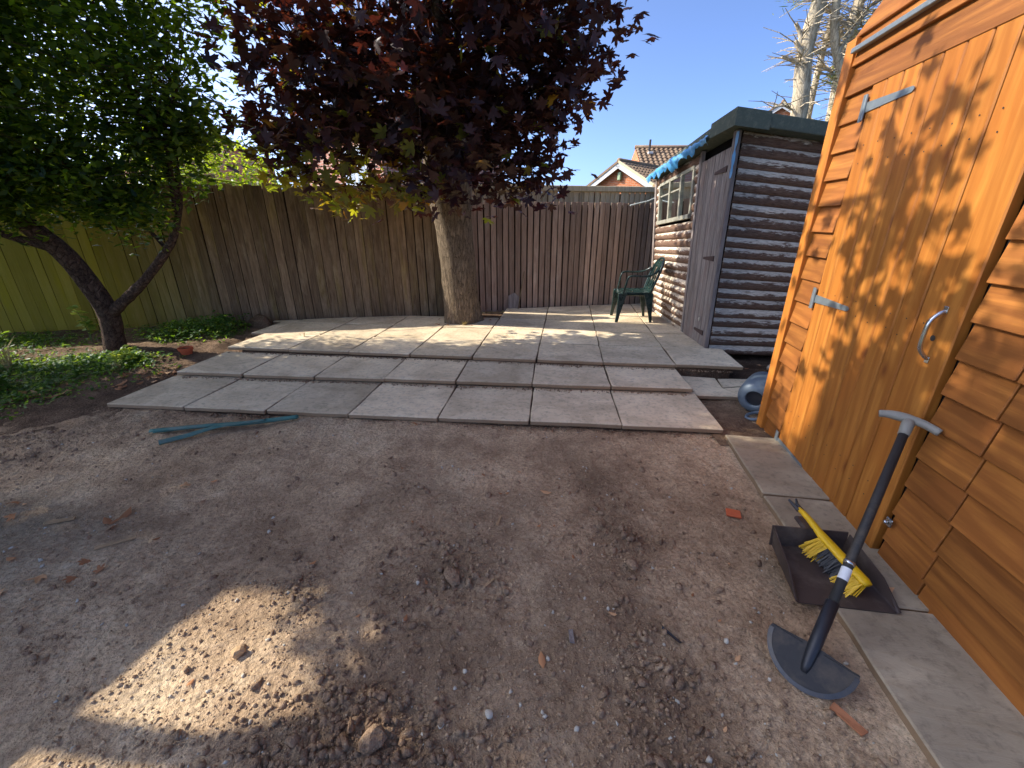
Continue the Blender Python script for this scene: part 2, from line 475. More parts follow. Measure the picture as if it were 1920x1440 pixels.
MAT_DEADLEAF = leaf_mat('dead_leaf', [(0, srgb(140, 92, 60)), (.5, srgb(196, 136, 90)), (1, srgb(226, 182, 132))],
                        [(0, srgb(150, 80, 40)), (1, srgb(220, 150, 80))], .2, .7)
MAT_CONIF = leaf_mat('conifer_spray', [(0, srgb(50, 84, 38)), (1, srgb(96, 122, 50))], [(0, srgb(130, 160, 40)), (1, srgb(190, 200, 70))], .35, .6)

# ------------------------------------------------------------------ ground, soil, bed
mb = MB(); mb.v = [(-600, -600, 0), (600, -600, 0), (600, 600, 0), (-600, 600, 0)]; mb.f = [(0, 1, 2, 3)]
tag(obj('ground', mb.mesh(), ground_mat(), M=T((0, 0, -.09))), kind='structure')

def rough_mask(x, y):
    m = fbm(x * .9 + 3, y * .9 + 8, 3, 5)
    m = np.clip((m - .40) * 4, 0, 1)
    m = m * np.clip(1.25 - np.maximum(x - .35 + .12 * (y - 1.5), 0) * 1.6, .12, 1)     # trodden smooth beside the path
    pile = np.exp(-(((x + .32) / .3) ** 2 + ((y - 1.42) / .22) ** 2)) + np.exp(-(((x + .5) / .32) ** 2 + ((y - .82) / .18) ** 2)) \
        + np.exp(-(((x + .92) / .12) ** 2 + ((y - 1.33) / .12) ** 2)) + np.exp(-(((x - .5) / .2) ** 2 + ((y - 1.0) / .3) ** 2)) * .7 \
        + np.exp(-(((x - .55) / .16) ** 2 + ((y - 1.7) / .3) ** 2)) * .8
    return np.clip(m * .55 + pile, 0, 1)

def soil_h(x, y):
    x = np.asarray(x, float); y = np.asarray(y, float)
    r = rough_mask(x, y)
    h = (fbm(x * 1.3, y * 1.3, 3, 1) - .5) * .05
    h = h + r * ((fbm(x * 9, y * 9, 4, 20, .6) - .42) * .045)
    lump = fbm(x * 26, y * 26, 2, 30)
    h = h + r * np.clip(lump - .5, 0, 1) * .032
    h = h + (fbm(x * 34, y * 34, 3, 40, .75) - .5) * .016
    h = h + np.clip(fbm(x * 55, y * 55, 2, 45) - .56, 0, 1) * .03 * (.2 + r)
    # rake and boot furrows running up the garden
    fur = np.abs(np.sin((x + .16 * y + .25 * fbm(x, y, 2, 50)) * 7.0))
    h = h - .007 * (1 - fur) ** 3
    # level with the path's edge and the first row of slabs
    px = 1.25 + .167 * (y - .76)
    k = np.clip((px - x) / .25, 0, 1)
    return h * (0.3 + .7 * k) - .005

def grid_mesh(xs, ys, hf):
    X, Y = np.meshgrid(xs, ys)
    v = np.stack([X, Y, hf(X, Y)], -1).reshape(-1, 3)
    nx, ny = len(xs), len(ys)
    i = (np.arange(ny - 1)[:, None] * nx + np.arange(nx - 1)[None]).ravel()
    return np_mesh('m', v, np.stack([i, i + 1, i + nx + 1, i + nx], 1), smooth=True)

ys = .3 + 3.3 * np.linspace(0, 1, 400) ** 1.4
xs = np.linspace(-4.6, 2.15, 640)
def damp_at(X, Y):
    d = rough_mask(X, Y) * .75 + np.clip((fbm(X * 1.1 + 5, Y * 1.1, 4, 80) - .44) * 4.0, 0, .8) * np.clip(1.1 - (X - .35) * 2.0, 0, 1)
    d = d * (.45 + 1.1 * fbm(X * 7, Y * 7, 3, 85))
    return np.clip(d, 0, 1)
sm = grid_mesh(xs, ys, soil_h)
at = sm.attributes.new('damp', 'FLOAT', 'POINT')
X_, Y_ = np.meshgrid(xs, ys)
at.data.foreach_set('value', damp_at(X_, Y_).ravel().astype(np.float32))
tag(obj('soil', sm, MAT_SOIL), kind='structure')

def bed_h(x, y):
    return -.03 + np.clip((y - 2.6) * .07, 0, .14) * np.clip((-2.9 - x) * 1.5, 0, 1) + (fbm(x * 5, y * 5, 4, 60, .6) - .5) * .07
tag(obj('flower_bed', grid_mesh(np.linspace(-9, -2.6, 150), np.linspace(2.4, 6.6, 110), bed_h), MAT_BED), kind='structure')
# soil strip between the sheds, and under the fence and the tree
tag(obj('earth_strip', grid_mesh(np.linspace(1.5, 5.2, 90), np.linspace(2.6, 4.9, 60), lambda x, y: .005 + (fbm(x * 6, y * 6, 4, 70) - .5) * .05), MAT_BED), kind='structure')

# ------------------------------------------------------------------ clods and grit lying on the soil
t_ = (1 + 5 ** .5) / 2
ICO_V = np.array([(-1, t_, 0), (1, t_, 0), (-1, -t_, 0), (1, -t_, 0), (0, -1, t_), (0, 1, t_), (0, -1, -t_), (0, 1, -t_), (t_, 0, -1), (t_, 0, 1), (-t_, 0, -1), (-t_, 0, 1)], float) / 1.9
ICO_F = np.array([(0, 11, 5), (0, 5, 1), (0, 1, 7), (0, 7, 10), (0, 10, 11), (1, 5, 9), (5, 11, 4), (11, 10, 2), (10, 7, 6), (7, 1, 8), (3, 9, 4), (3, 4, 2), (3, 2, 6), (3, 6, 8), (3, 8, 9), (4, 9, 5), (2, 4, 11), (6, 2, 10), (8, 6, 7), (9, 8, 1)])

def lumps(n, rmin, rmax, power, usemask, seed):
    rg = np.random.default_rng(seed)
    y = .68 + 2.15 * rg.random(n * 6) ** 1.35
    x = rg.uniform(-1.35, 1.1, n * 6) * (y * .95 + .35)
    ok = x < 1.2 + .167 * (y - .76)
    ok &= y < 2.78 - .0928 * (x - 1.6) - .03
    if usemask: ok &= rg.random(n * 6) < rough_mask(x, y) ** 1.3 + .03
    x, y = x[ok][:n], y[ok][:n]
    n = len(x)
    r = rmin + (rmax - rmin) * rg.random(n) ** power
    v = ICO_V[None] * (1 + rg.uniform(-.5, .5, (n, 12, 1)))
    s3 = r[:, None] * rg.uniform(.5, 1.35, (n, 3))
    z = soil_h(x, y) + r * .15
    return v, np.stack([x, y, z], 1), s3
v, p, s3 = lumps(6500, .003, .019, 5.5, True, 1)
tag(obj('soil_clods', scatter(v, ICO_F, p, rand_rot(len(p)), s3), MAT_CLOD), 'loose crumbly brown soil clods over the dug ground', 'soil clods', kind='stuff')
v, p, s3 = lumps(13000, .002, .008, 3.5, False, 2)
tag(obj('grit', scatter(v, ICO_F, p, rand_rot(len(p)), s3), MAT_GRIT), 'fine grit and crumbs scattered over the bare soil', 'grit', kind='stuff')
v, p, s3 = lumps(520, .0025, .010, 3, False, 3)
tag(obj('pale_pebbles', scatter(v, ICO_F, p, rand_rot(len(p)), s3), MAT_STONE), 'tiny pale pebbles dotted over the bare soil', 'pebbles', kind='stuff')

# ------------------------------------------------------------------ patio
def clip(poly, nx, ny, d):
    """keep the side nx*x + ny*y <= d"""
    out = []
    for i in range(len(poly)):
        p, q = poly[i], poly[(i + 1) % len(poly)]
        a, b = nx * p[0] + ny * p[1] - d, nx * q[0] + ny * q[1] - d
        if a <= 0: out.append(p)
        if a * b < 0:
            t = a / (a - b); out.append((p[0] + (q[0] - p[0]) * t, p[1] + (q[1] - p[1]) * t))
    return out

def area(poly):
    return abs(sum(p[0] * q[1] - q[0] * p[1] for p, q in zip(poly, poly[1:] + poly[:1]))) / 2

def slab(parent, poly, ztop, th=.038, rot=0, name='paving_slab', tilt=.004, mat=None):
    cx = sum(p[0] for p in poly) / len(poly); cy = sum(p[1] for p in poly) / len(poly)
    c, s = math.cos(-rot), math.sin(-rot); pts = []
    for i, p in enumerate(poly):
        q = poly[(i + 1) % len(poly)]
        L = math.hypot(q[0] - p[0], q[1] - p[1]); k = max(1, int(L / .14))
        for j in range(k):
            t = j / k; jit = .004 if j else .007
            x = p[0] + (q[0] - p[0]) * t - cx + random.uniform(-jit, jit); y = p[1] + (q[1] - p[1]) * t - cy + random.uniform(-jit, jit)
            pts.append((x * c - y * s, x * s + y * c))
    if sum(a[0] * b[1] - b[0] * a[1] for a, b in zip(pts, pts[1:] + pts[:1])) < 0: pts.reverse()
    me = MB().prism(pts, -th, 0).mesh(bevel=.006)
    M = T((cx, cy, ztop + random.uniform(-.004, .004))) @ RZ(rot) @ RX(random.uniform(-tilt, tilt)) @ RY(random.uniform(-tilt, tilt))
    return obj(name, me, mat or MAT_SLAB, parent, M)

def FL(x): return 6.68 + .185 * x
def FR(x): return 6.93 + .185 * x

def grid_pt(o, th, a, b):
    return (o[0] + math.cos(th) * a + math.sin(th) * b, o[1] - math.sin(th) * a + math.cos(th) * b)

patio = tag(obj('patio', None), kind='structure')
def bed_under(poly, z0, z1):
    return obj('mortar_bed', MB().prism(poly, z0, z1).mesh(), MAT_BED, patio)
g = .005
O1, TH1 = (1.60, 2.76), R(5.3)
e = [0, -.76, -1.47, -2.2, -2.94, -3.66, -4.38, -5.1]
for i in range(7):
    slab(patio, [grid_pt(O1, TH1, a, b) for a, b in ((e[i + 1] + g, 0), (e[i] - g, 0), (e[i] - g, .74), (e[i + 1] + g, .74))], .052, rot=-TH1)
bed_under([grid_pt(O1, TH1, a, b) for a, b in ((-5.0, .04), (-.04, .04), (-.04, .9), (-5.0, .9))], -.05, .006)
e = [-.04, -.76, -1.48, -2.2, -2.9, -3.6, -4.35, -5.05]
for i in range(7):
    slab(patio, [grid_pt(O1, TH1, a, b) for a, b in ((e[i + 1] + g, .67), (e[i] - g, .67), (e[i] - g, 1.36), (e[i + 1] + g, 1.36))], .106, rot=-TH1)
bed_under([grid_pt(O1, TH1, a, b) for a, b in ((-4.95, .71), (-.08, .71), (-.08, 1.6), (-4.95, 1.6))], -.05, .06)
O3, TH3 = (2.3, 3.87), R(7.2)
e = [0, -.65, -1.37, -2.06, -2.75, -3.44, -4.15, -4.87, -5.62, -6.2]
rows = [0, .64, 1.28, 1.92, 2.56, 3.2, 3.84]
for r in range(6):
    for i in range(9):
        if i == 8 and r < 1: continue
        a0, a1 = e[i + 1] + g, e[i] - g
        sh = 0.0
        if i == 8: a0 = [0, -5.82, -5.98, -6.1, -6.1, -6.1][r]
        poly = [grid_pt(O3, TH3, a, b) for a, b in ((a0, rows[r] + g), (a1, rows[r] + g), (a1, rows[r + 1] - g), (a0, rows[r + 1] - g))]
        cx = sum(p[0] for p in poly) / 4
        poly = clip(poly, -.185, 1, (6.60 if cx < -.55 else 6.86))
        if len(poly) < 3: continue
        cy = sum(p[1] for p in poly) / len(poly)
        if cy > 4.4: poly = clip(poly, 1, -.03, 2.21 - .03 * 4.58)
        # the tree's planting hole
        if len(poly) >= 3 and -1.2 < cx < -.1 and cy > 5.9: poly = clip(poly, -.185, 1, 6.18 + .0 * cx)
        if len(poly) >= 3 and area(poly) > .015:
            slab(patio, poly, .160, rot=-TH3)
bed_under([(-3.1, 4.55), (2.2, 3.92), (2.16, 6.6), (2.16, 7.2), (-.6, 6.7), (-3.6, 5.9), (-3.5, 5.3)], -.05, .114)
# the broken slab at the right end of the second row
slab(patio, [(1.66, 3.42), (2.06, 3.37), (1.98, 3.60), (2.03, 3.86), (1.71, 3.92)], .05, rot=-TH1)
slab(patio, [(2.075, 3.37), (2.42, 3.34), (2.46, 3.66), (2.20, 3.64), (1.995, 3.60)], .047, rot=-TH1)
slab(patio, [(2.045, 3.86), (1.99, 3.62), (2.2, 3.655), (2.46, 3.675), (2.47, 3.84)], .048, rot=-TH1)
bed_under([(1.64, 3.45), (2.38, 3.38), (2.42, 3.9), (1.7, 3.95)], -.05, .008)

cr = []
for O_, TH_, b0, a0, zt in ((O1, TH1, .67, -5.0, .054), (O3, TH3, 0, -5.6, .108), (O1, TH1, 0, -5.0, .0)):
    k = 420; aa = RNG.uniform(a0, -.1, k); bb = b0 - .006 - np.abs(RNG.normal(0, .022, k))
    cr.append(np.array([(*grid_pt(O_, TH_, a_, b_), zt + .002) for a_, b_ in zip(aa, bb)]))
cr = np.concatenate(cr); k = len(cr)
tag(obj('step_crumbs', scatter(ICO_V[None] * (1 + RNG.uniform(-.4, .4, (k, 12, 1))), ICO_F, cr, rand_rot(k), RNG.uniform(.002, .009, k) ), MAT_CLOD), 'crumbs of soil and grit lying along the fronts of the steps', 'soil crumbs', kind='stuff')
path = tag(obj('path', None), kind='structure')
PD = Vector((.167, .986)).normalized(); PN = Vector((PD.y, -PD.x))
q0 = Vector((1.585, 2.72))
b = [0, -.73, -1.46, -2.19, -2.92, -3.65]
for i in range(5):
    pts = []
    for t, u in ((b[i + 1] + g, 0), (b[i + 1] + g, .46), (b[i] - g, .46), (b[i] - g, 0)):
        pts.append(tuple(q0 + PD * t + PN * u))
    slab(path, pts, .03, .05, rot=-math.atan2(PD.x, PD.y), mat=MAT_PATH_SLAB)

# ------------------------------------------------------------------ fences
MAT_GAP_SHADE = plain('gap_shade', srgb(52, 40, 32), .95, 0, .1, .15, 8)  # dark brown paints the shade seen through the gaps between boards
MAT_POST = wood('weathered_post', srgb(110, 90, 66), srgb(160, 136, 104), srgb(140, 126, 96), 'z', 10, 12, .9, (.9, 1.1), .4)
FA = math.atan(.185)
FD = Vector((math.cos(FA), math.sin(FA), 0)); FNRM = Vector((math.sin(FA), -math.cos(FA), 0))   # along, towards the garden
def board_mesh(wd, h, t0=.016, t1=.006, ragged=.0):
    sec = [(0, 0), (wd, 0), (wd, -t1), (0, -t0)]
    v = [(x, y, 0) for x, y in sec] + [(x, y, h + (ragged if i in (0, 3) else -ragged)) for i, (x, y) in enumerate(sec)]
    m = MB(); m.add(v, [(0, 1, 2, 3), (7, 6, 5, 4), (0, 4, 5, 1), (1, 5, 6, 2), (2, 6, 7, 3), (3, 7, 4, 0)])
    return m.mesh(bevel=.002)

def fence(name, label, x0, x1, yf, zb, h, pitch, wd, mat, jit, mats_post, posts, rails=True, backing=None):
    t = thing(name, (x0, yf(x0), zb), label, 'fence')
    meshes = [board_mesh(wd, h + random.uniform(-.02, .02), .018, .007, random.uniform(-.008, .008)) for _ in range(6)]
    x = x0
    while x < x1:
        M = frame((x, yf(x), zb + random.uniform(-jit, jit)), FD, -FNRM, (0, 0, 1)) @ RZ(random.uniform(-.03, .03)) @ RY(random.uniform(-.006, .006))
        obj('board', random.choice(meshes), mat, t, M)
        x += pitch * math.cos(FA) * random.uniform(.94, 1.06)
    L = (x1 - x0) / math.cos(FA)
    for i in range(int(L / .6)):
        obj('gap_backing', MB().box(0, .6, .012, .02, .02, h - .05).mesh(), backing or MAT_GAP_SHADE, t, frame((x0 + i * .6 * math.cos(FA), yf(x0 + i * .6 * math.cos(FA)) , zb), FD, -FNRM, (0, 0, 1)))  # sheet added behind the boards to close the gaps
    if rails:
        for z in (.35, h * .9):
            obj('rail', MB().box(0, L, .03, .09, z, z + .07).mesh(), mats_post, t, frame((x0, yf(x0), zb), FD, -FNRM, (0, 0, 1)))
    for xp, hp in posts:
        obj('post', MB().box(-.05, .05, .03, .13, 0, hp).mesh(bevel=.006), mats_post, t, frame((xp, yf(xp), zb), FD, -FNRM, (0, 0, 1)))
    return t
fl = fence('garden_fence', 'dark brown feather-edge fence left of the tree, green with algae at its far left', -9.2, -.86, FL, .06, 1.90, .122, .113, MAT_FENCE_L, .012, MAT_POST,
      [(-8.5, 1.9), (-6.3, 1.93), (-3.95, 2.02), (-1.0, 1.9)])
fr = fence('garden_fence', 'mauve-brown slatted fence between the maple trunk and the old shed', -.92, 2.72, FR, .10, 1.70, .098, .082, MAT_FENCE_R, .006, MAT_POST,
      [(-.8, 1.7), (2.6, 1.72)])
fb = fence('garden_fence', 'pale timber fence with a flat capping rail showing above the mauve-brown fence', -1.6, 2.55, lambda x: FR(x) + .22, .05, 1.93, .088, .085, MAT_FENCE_B, .004, MAT_POST, [(2.45, 2.04)], backing=MAT_POST)
obj('cap_rail', MB().box(0, 4.2, -.06, .07, 0, .085).mesh(bevel=.008), MAT_FENCE_B, fb, frame((-1.6, FR(-1.6) + .22, 1.955), FD, -FNRM, (0, 0, 1)))

# ------------------------------------------------------------------ old log-lap shed
def lerp3(a, b, t): return Vector(a) * (1 - t) + Vector(b) * t
shed = thing('old_shed', (2.24, 4.58, .06), 'old log-lap shed with peeling brown paint and a silvered plank door', 'shed')
B0, B1 = Vector((2.24, 4.58, .08)), Vector((2.30, 6.75, .10))
T0, T1 = Vector((2.19, 4.58, 2.32)), Vector((2.15, 6.75, 2.08))
S0, S1, U0, U1 = B0, Vector((4.25, 4.47, .05)), T0, Vector((4.2, 4.5, 2.06))
def front(s, t): return lerp3(lerp3(B0, B1, s), lerp3(T0, T1, s), t)
def side(s, t): return lerp3(lerp3(S0, S1, s), lerp3(U0, U1, s), t)
PROF = [(0, 0), (.010, -.012), (.028, -.022), (.055, -.026), (.080, -.021), (.098, -.010), (.105, 0)]
def log_board(A, B, hA, hB):
    d = (B - A); L = d.length; d.normalize()
    up = Vector((0, 0, 1)); y = up.cross(d).normalized(); z = d.cross(y)
    n = max(2, int(L / .35)); rings = []; fat = random.uniform(.8, 1.15)
    for i in range(n + 1):
        t = i / n; h = (hA * (1 - t) + hB * t) / .105
        j = random.uniform(-.003, .003)
        rings.append([(L * t, yy * fat + j * .5, zz * h + j * .4) for zz, yy in PROF])
    m = MB(); m.loft(rings, caps=False, closed=False)
    k = len(PROF)
    m.f.append(tuple(range(k))); m.f.append(tuple(range(n * k + k - 1, n * k - 1, -1)))
    me = m.mesh()
    me.polygons.foreach_set('use_smooth', [len(p.vertices) == 4 for p in me.polygons])
    return obj('log_board', me, MAT_LOG, shed, frame(A, d, y, z))
NB = 21
for k in range(NB):
    t, t2 = k / NB, (k + 1) / NB
    A, B = side(.012, t), side(1, t)
    log_board(A, B, (side(0, t2) - side(0, t)).length, (side(1, t2) - side(1, t)).length)
    segs = [(1.0, .345)] if not (.69 < (t + t2) / 2 < .955) else [(1.0, .925), (.405, .345)]
    for s0, s1 in segs:
        log_board(front(s0, t), front(s1, t), (front(s0, t2) - front(s0, t)).length, (front(s1, t2) - front(s1, t)).length)
# corner trims
for nm, s0, s1, dx in (('corner_trim', -.012, .022, .0), ('door_trim', .322, .346, 0), ('corner_trim', .985, 1.01, 0)):
    m = MB(); q = []
    for t in (0, 1):
        for s in (s0, s1):
            for o in (-.036, .01): q.append(front(s, t) + Vector((o, 0, 0)))
    m.add(q, [(0, 1, 3, 2), (4, 6, 7, 5), (0, 4, 5, 1), (2, 3, 7, 6), (0, 2, 6, 4), (1, 5, 7, 3)])
    obj(nm, m.mesh(bevel=.004), MAT_OLD_DOOR, shed)
# dark lining inside
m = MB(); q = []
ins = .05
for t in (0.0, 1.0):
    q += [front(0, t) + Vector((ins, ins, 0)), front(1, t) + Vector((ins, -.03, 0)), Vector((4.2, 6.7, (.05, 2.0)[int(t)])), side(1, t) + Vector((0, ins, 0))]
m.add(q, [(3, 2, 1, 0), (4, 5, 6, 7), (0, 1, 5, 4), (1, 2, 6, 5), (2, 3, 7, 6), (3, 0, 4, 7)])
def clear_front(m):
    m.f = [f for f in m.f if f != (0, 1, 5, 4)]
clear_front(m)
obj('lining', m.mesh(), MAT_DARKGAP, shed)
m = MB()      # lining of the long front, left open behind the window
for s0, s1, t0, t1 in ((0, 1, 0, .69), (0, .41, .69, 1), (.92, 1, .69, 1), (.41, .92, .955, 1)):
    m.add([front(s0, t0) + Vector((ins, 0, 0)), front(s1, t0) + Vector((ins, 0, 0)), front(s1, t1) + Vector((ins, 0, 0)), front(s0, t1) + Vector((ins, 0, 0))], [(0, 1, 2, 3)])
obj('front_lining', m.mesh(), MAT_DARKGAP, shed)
# plank door
door = obj('door', None, None, shed, T(front(.03, 0)))
npl = 6
for i in range(npl):
    s0, s1 = .03 + .29 * i / npl, .03 + .29 * (i + 1) / npl - .003
    A, B, D_, E_ = front(s0, .005), front(s1, .005), front(s1, .945), front(s0, .945)
    off = random.uniform(-.006, .004)
    m = MB(); q = []
    for p in (A, B, D_, E_): q += [p + Vector((-.028 + off, 0, 0)), p + Vector((-.004, 0, 0))]
    q = [p - A for p in q]
    m.add(q, [(0, 2, 4, 6), (7, 5, 3, 1), (0, 1, 3, 2), (2, 3, 5, 4), (4, 5, 7, 6), (6, 7, 1, 0)])
    obj('plank', m.mesh(bevel=.003), MAT_OLD_DOOR, door, T(A))
for t in (.10, .47, .86):
    m = MB(); q = []
    for s, hh in ((.035, .028), (.15, .012)):
        p = front(s, t)
        q += [p + Vector((o, 0, z)) for o in (-.040, -.027) for z in (-hh, hh)]
    m.add(q, [(0, 1, 3, 2), (4, 6, 7, 5), (0, 4, 5, 1), (2, 3, 7, 6), (0, 2, 6, 4), (1, 5, 7, 3)])
    obj('hinge', m.mesh(), plain('rusty_iron', srgb(92, 74, 66), .8, .3, .3, .15, 30) if t < .2 else bpy.data.materials['rusty_iron'], door)
for t, c in ((.16, srgb(196, 176, 140)),):
    mk = MB(); mk.lathe([(.0, 0), (.018, .001), (.016, .006), (0, .007)], 12)
    obj('knot', mk.mesh(smooth=True), MAT_STONE, door, frame(front(.10, t) + Vector((-.036, 0, 0)), (0, 1, 0), (0, 0, 1), (-1, 0, 0)) @ Matrix.Scale(1.4, 4, Vector((0, 1, 0))))
# window
def glass_mat():
    s = NT('window_glass')
    gl = s.n('BsdfGlossy', Roughness=.04); s.set(gl.inputs['Color'], (.8, .85, .85))
    tr = s.n('BsdfTransparent'); s.set(tr.inputs['Color'], (.75, .82, .78))
    fr_ = s.n('Fresnel', IOR=1.5)
    f = s.math('ADD', fr_.outputs[0], .1, True)
    mx = s.n('MixShader', i0=f, i1=tr.outputs[0], i2=gl.outputs[0])
    s.t.links.new(mx.outputs[0], s.out.inputs[0])
    return s.m
MAT_GLASS = glass_mat()
win = obj('window', None, None, shed, T(front(.5, .7)))
MAT_SASH = plain('weathered_sash', srgb(150, 146, 128), .85, 0, .2, .15, 30, .3, srgb(96, 84, 70))
def wall_bar(name, s0, s1, t0, t1, o0, o1, mat, parent):
    m = MB(); q = []
    for t in (t0, t1):
        for s in (s0, s1):
            for o in (o0, o1): q.append(front(s, t) + Vector((o, 0, 0)))
    m.add(q, [(0, 1, 3, 2), (4, 6, 7, 5), (0, 4, 5, 1), (2, 3, 7, 6), (0, 2, 6, 4), (1, 5, 7, 3)])
    return obj(name, m.mesh(), mat, parent)
ws0, ws1, wt0, wt1 = .408, .922, .692, .953
wall_bar('sill', ws0 - .008, ws1 + .008, wt0 - .012, wt0 + .012, -.05, .0, MAT_SASH, win)
wall_bar('head', ws0, ws1, wt1 - .018, wt1, -.03, .0, MAT_SASH, win)
mul = [ws0, .575, .745, ws1]
for i, s in enumerate(mul):
    wall_bar('mullion', s - .010, s + .010, wt0 + .012, wt1 - .018, -.034, .004, MAT_SASH, win)
for i in range(3):
    wall_bar('pane', mul[i] + .010, mul[i + 1] - .010, wt0 + .012, wt1 - .018, -.012, -.008, MAT_GLASS, win)
    if i > 0: wall_bar('glazing_bar', mul[i] + .010, mul[i + 1] - .010, (wt0 + wt1) / 2 + .04, (wt0 + wt1) / 2 + .048, -.022, -.013, MAT_SASH, win)
# roof of green felt
m = MB()
top = [Vector((2.07, 4.44, 2.475)), Vector((4.4, 4.36, 2.16)), Vector((4.4, 6.95, 1.98)), Vector((2.05, 6.90, 2.17))]
th = [.12, .12, .07, .07]
m.add([p - Vector((0, 0, h)) for p, h in zip(top, th)] + top, [(3, 2, 1, 0), (4, 5, 6, 7), (0, 1, 5, 4), (1, 2, 6, 5), (2, 3, 7, 6), (3, 0, 4, 7)])
roof = obj('roof', m.mesh(bevel=.012, seg=2), MAT_FELT, shed)
m = MB()      # felt lapped over the corner
m.add([(2.06, 4.428, 2.482), (2.38, 4.417, 2.440), (2.38, 4.415, 2.292), (2.06, 4.428, 2.332)], [(0, 1, 2, 3)])
m.add([(2.06, 4.428, 2.482), (2.06, 4.428, 2.332), (2.04, 4.9, 2.30), (2.04, 4.9, 2.432)], [(0, 1, 2, 3)])
obj('felt_flap', m.mesh(), MAT_FELT, roof)
# blue tarpaulin rag along the eave
m = MB(); rows_ = []
n = 46
for i in range(n + 1):
    t = i / n
    p = lerp3((2.045, 6.95, 2.13), (2.035, 4.92, 2.335), t)
    fat = .75 + .45 * math.sin(i * .9) * math.sin(i * .37) + (.9 * math.exp(-((t - .52) / .06) ** 2))
    d = .075 * fat
    rows_.append([tuple(p + Vector((random.uniform(-.012, .012) + x * fat, 0, z * d / .1 + random.uniform(-.012, .012)))) for x, z in ((.03, .02), (-.012, .012), (-.024, -.03), (-.012, -.075), (.012, -.1 - .05 * random.random()))])
m.loft(rows_, caps=False, closed=False)
me = m.mesh(smooth=True)
tarp = tag(obj('tarpaulin', me, MAT_TARP), 'frayed blue tarpaulin rag hanging along the old shed eave', 'tarpaulin')
m = MB(); rows_ = []
for i in range(9):
    z = 2.3 - .4 * i / 8
    rows_.append([(2.19 - .045 + random.uniform(-.006, .006), 4.50 + x + random.uniform(-.008, .008), z) for x in (.0, .02, .045)])
m.loft(rows_, caps=False, closed=False)
obj('corner_strip', m.mesh(smooth=True), MAT_TARP, tarp)
m = MB().tube(smooth_path([(2.25, 6.9, 1.87), (2.1, 6.93, 1.80), (1.97, 6.95, 1.77), (1.83, 6.97, 1.735)], 5), .012, 6)
tag(obj('cable', m.mesh(smooth=True), MAT_CABLE), 'pale loose cable sticking out from the old shed in front of the fence', 'cable')

# ------------------------------------------------------------------ new orange shed
OD = Vector((-.158, -.9874, 0)).normalized()
OIN = Vector((0, 0, 1)).cross(OD)
OM = frame((2.0, 2.95, 0), OD, OIN, (0, 0, 1))        # x along the wall towards the camera, -y out of the wall
os_ = thing('new_shed', (2.0, 2.95, 0), 'new orange-stained timber shed with a plank door and overlapping boards', 'shed')
def clad(u0, u1, z0, h=.1475, shear=None):
    """one weatherboard, thick at its lower edge; shear = (left cut, right cut) at the top"""
    o0, o1 = -random.uniform(.030, .036), -.012
    tl, tr = shear or (0, 0)
    v = []
    for z, o, kx in ((0, o0, 0), (h + .012, o1, 1)):
        for u, c in ((u0, tl), (u1, -tr)):
            v += [(u - u0 + c * kx, o, z), (u - u0 + c * kx, -.002, z)]
    m = MB(); m.add(v, [(0, 2, 6, 4), (1, 5, 7, 3), (0, 1, 3, 2), (4, 6, 7, 5), (0, 4, 5, 1), (2, 3, 7, 6)])
    return obj('weatherboard', m.mesh(bevel=.003), MAT_ORANGE_CLAD, os_, OM @ T((u0, random.uniform(-.002, .001), z0 + random.uniform(-.002, .002))) @ RY(random.uniform(-.002, .002)))
P_ = .1475
UD0, UD1, UEND = .335, 1.405, 2.55
for k in range(15):
    z0 = -.035 + P_ * k
    if z0 < 2.12:
        clad(.085, UD0 - .006, z0)
        clad(UD1 + .02, 1.672, z0); clad(1.680, UEND, z0)
slope = .62
for k in range(15, 24):
    z0 = -.035 + P_ * k
    l = max(0, (z0 - 2.46) / slope); l2 = max(0, (z0 + P_ - 2.46) / slope)
    if UEND - 2 * l < .15: break
    cut = min(l2 - l, (UEND - 2 * l) / 2 - .02)
    clad(.005 + l if k > 15 else .085, UEND - l, z0, shear=(cut, cut))
def obox(name, u0, u1, o0, o1, z0, z1, mat, parent=os_, bevel=.003):
    """box on the shed wall: o = distance out of the wall"""
    return obj(name, MB().box(0, u1 - u0, -o1, -o0, 0, z1 - z0).mesh(bevel=bevel), mat, parent, OM @ T((u0, 0, z0)))
obox('corner_trim', -.012, .080, -.03, .045, -.02, 2.47, MAT_ORANGE_TRIM)
obox('drip_strip', .085, 2.3, .034, .062, 2.388, 2.415, MAT_ZINC)
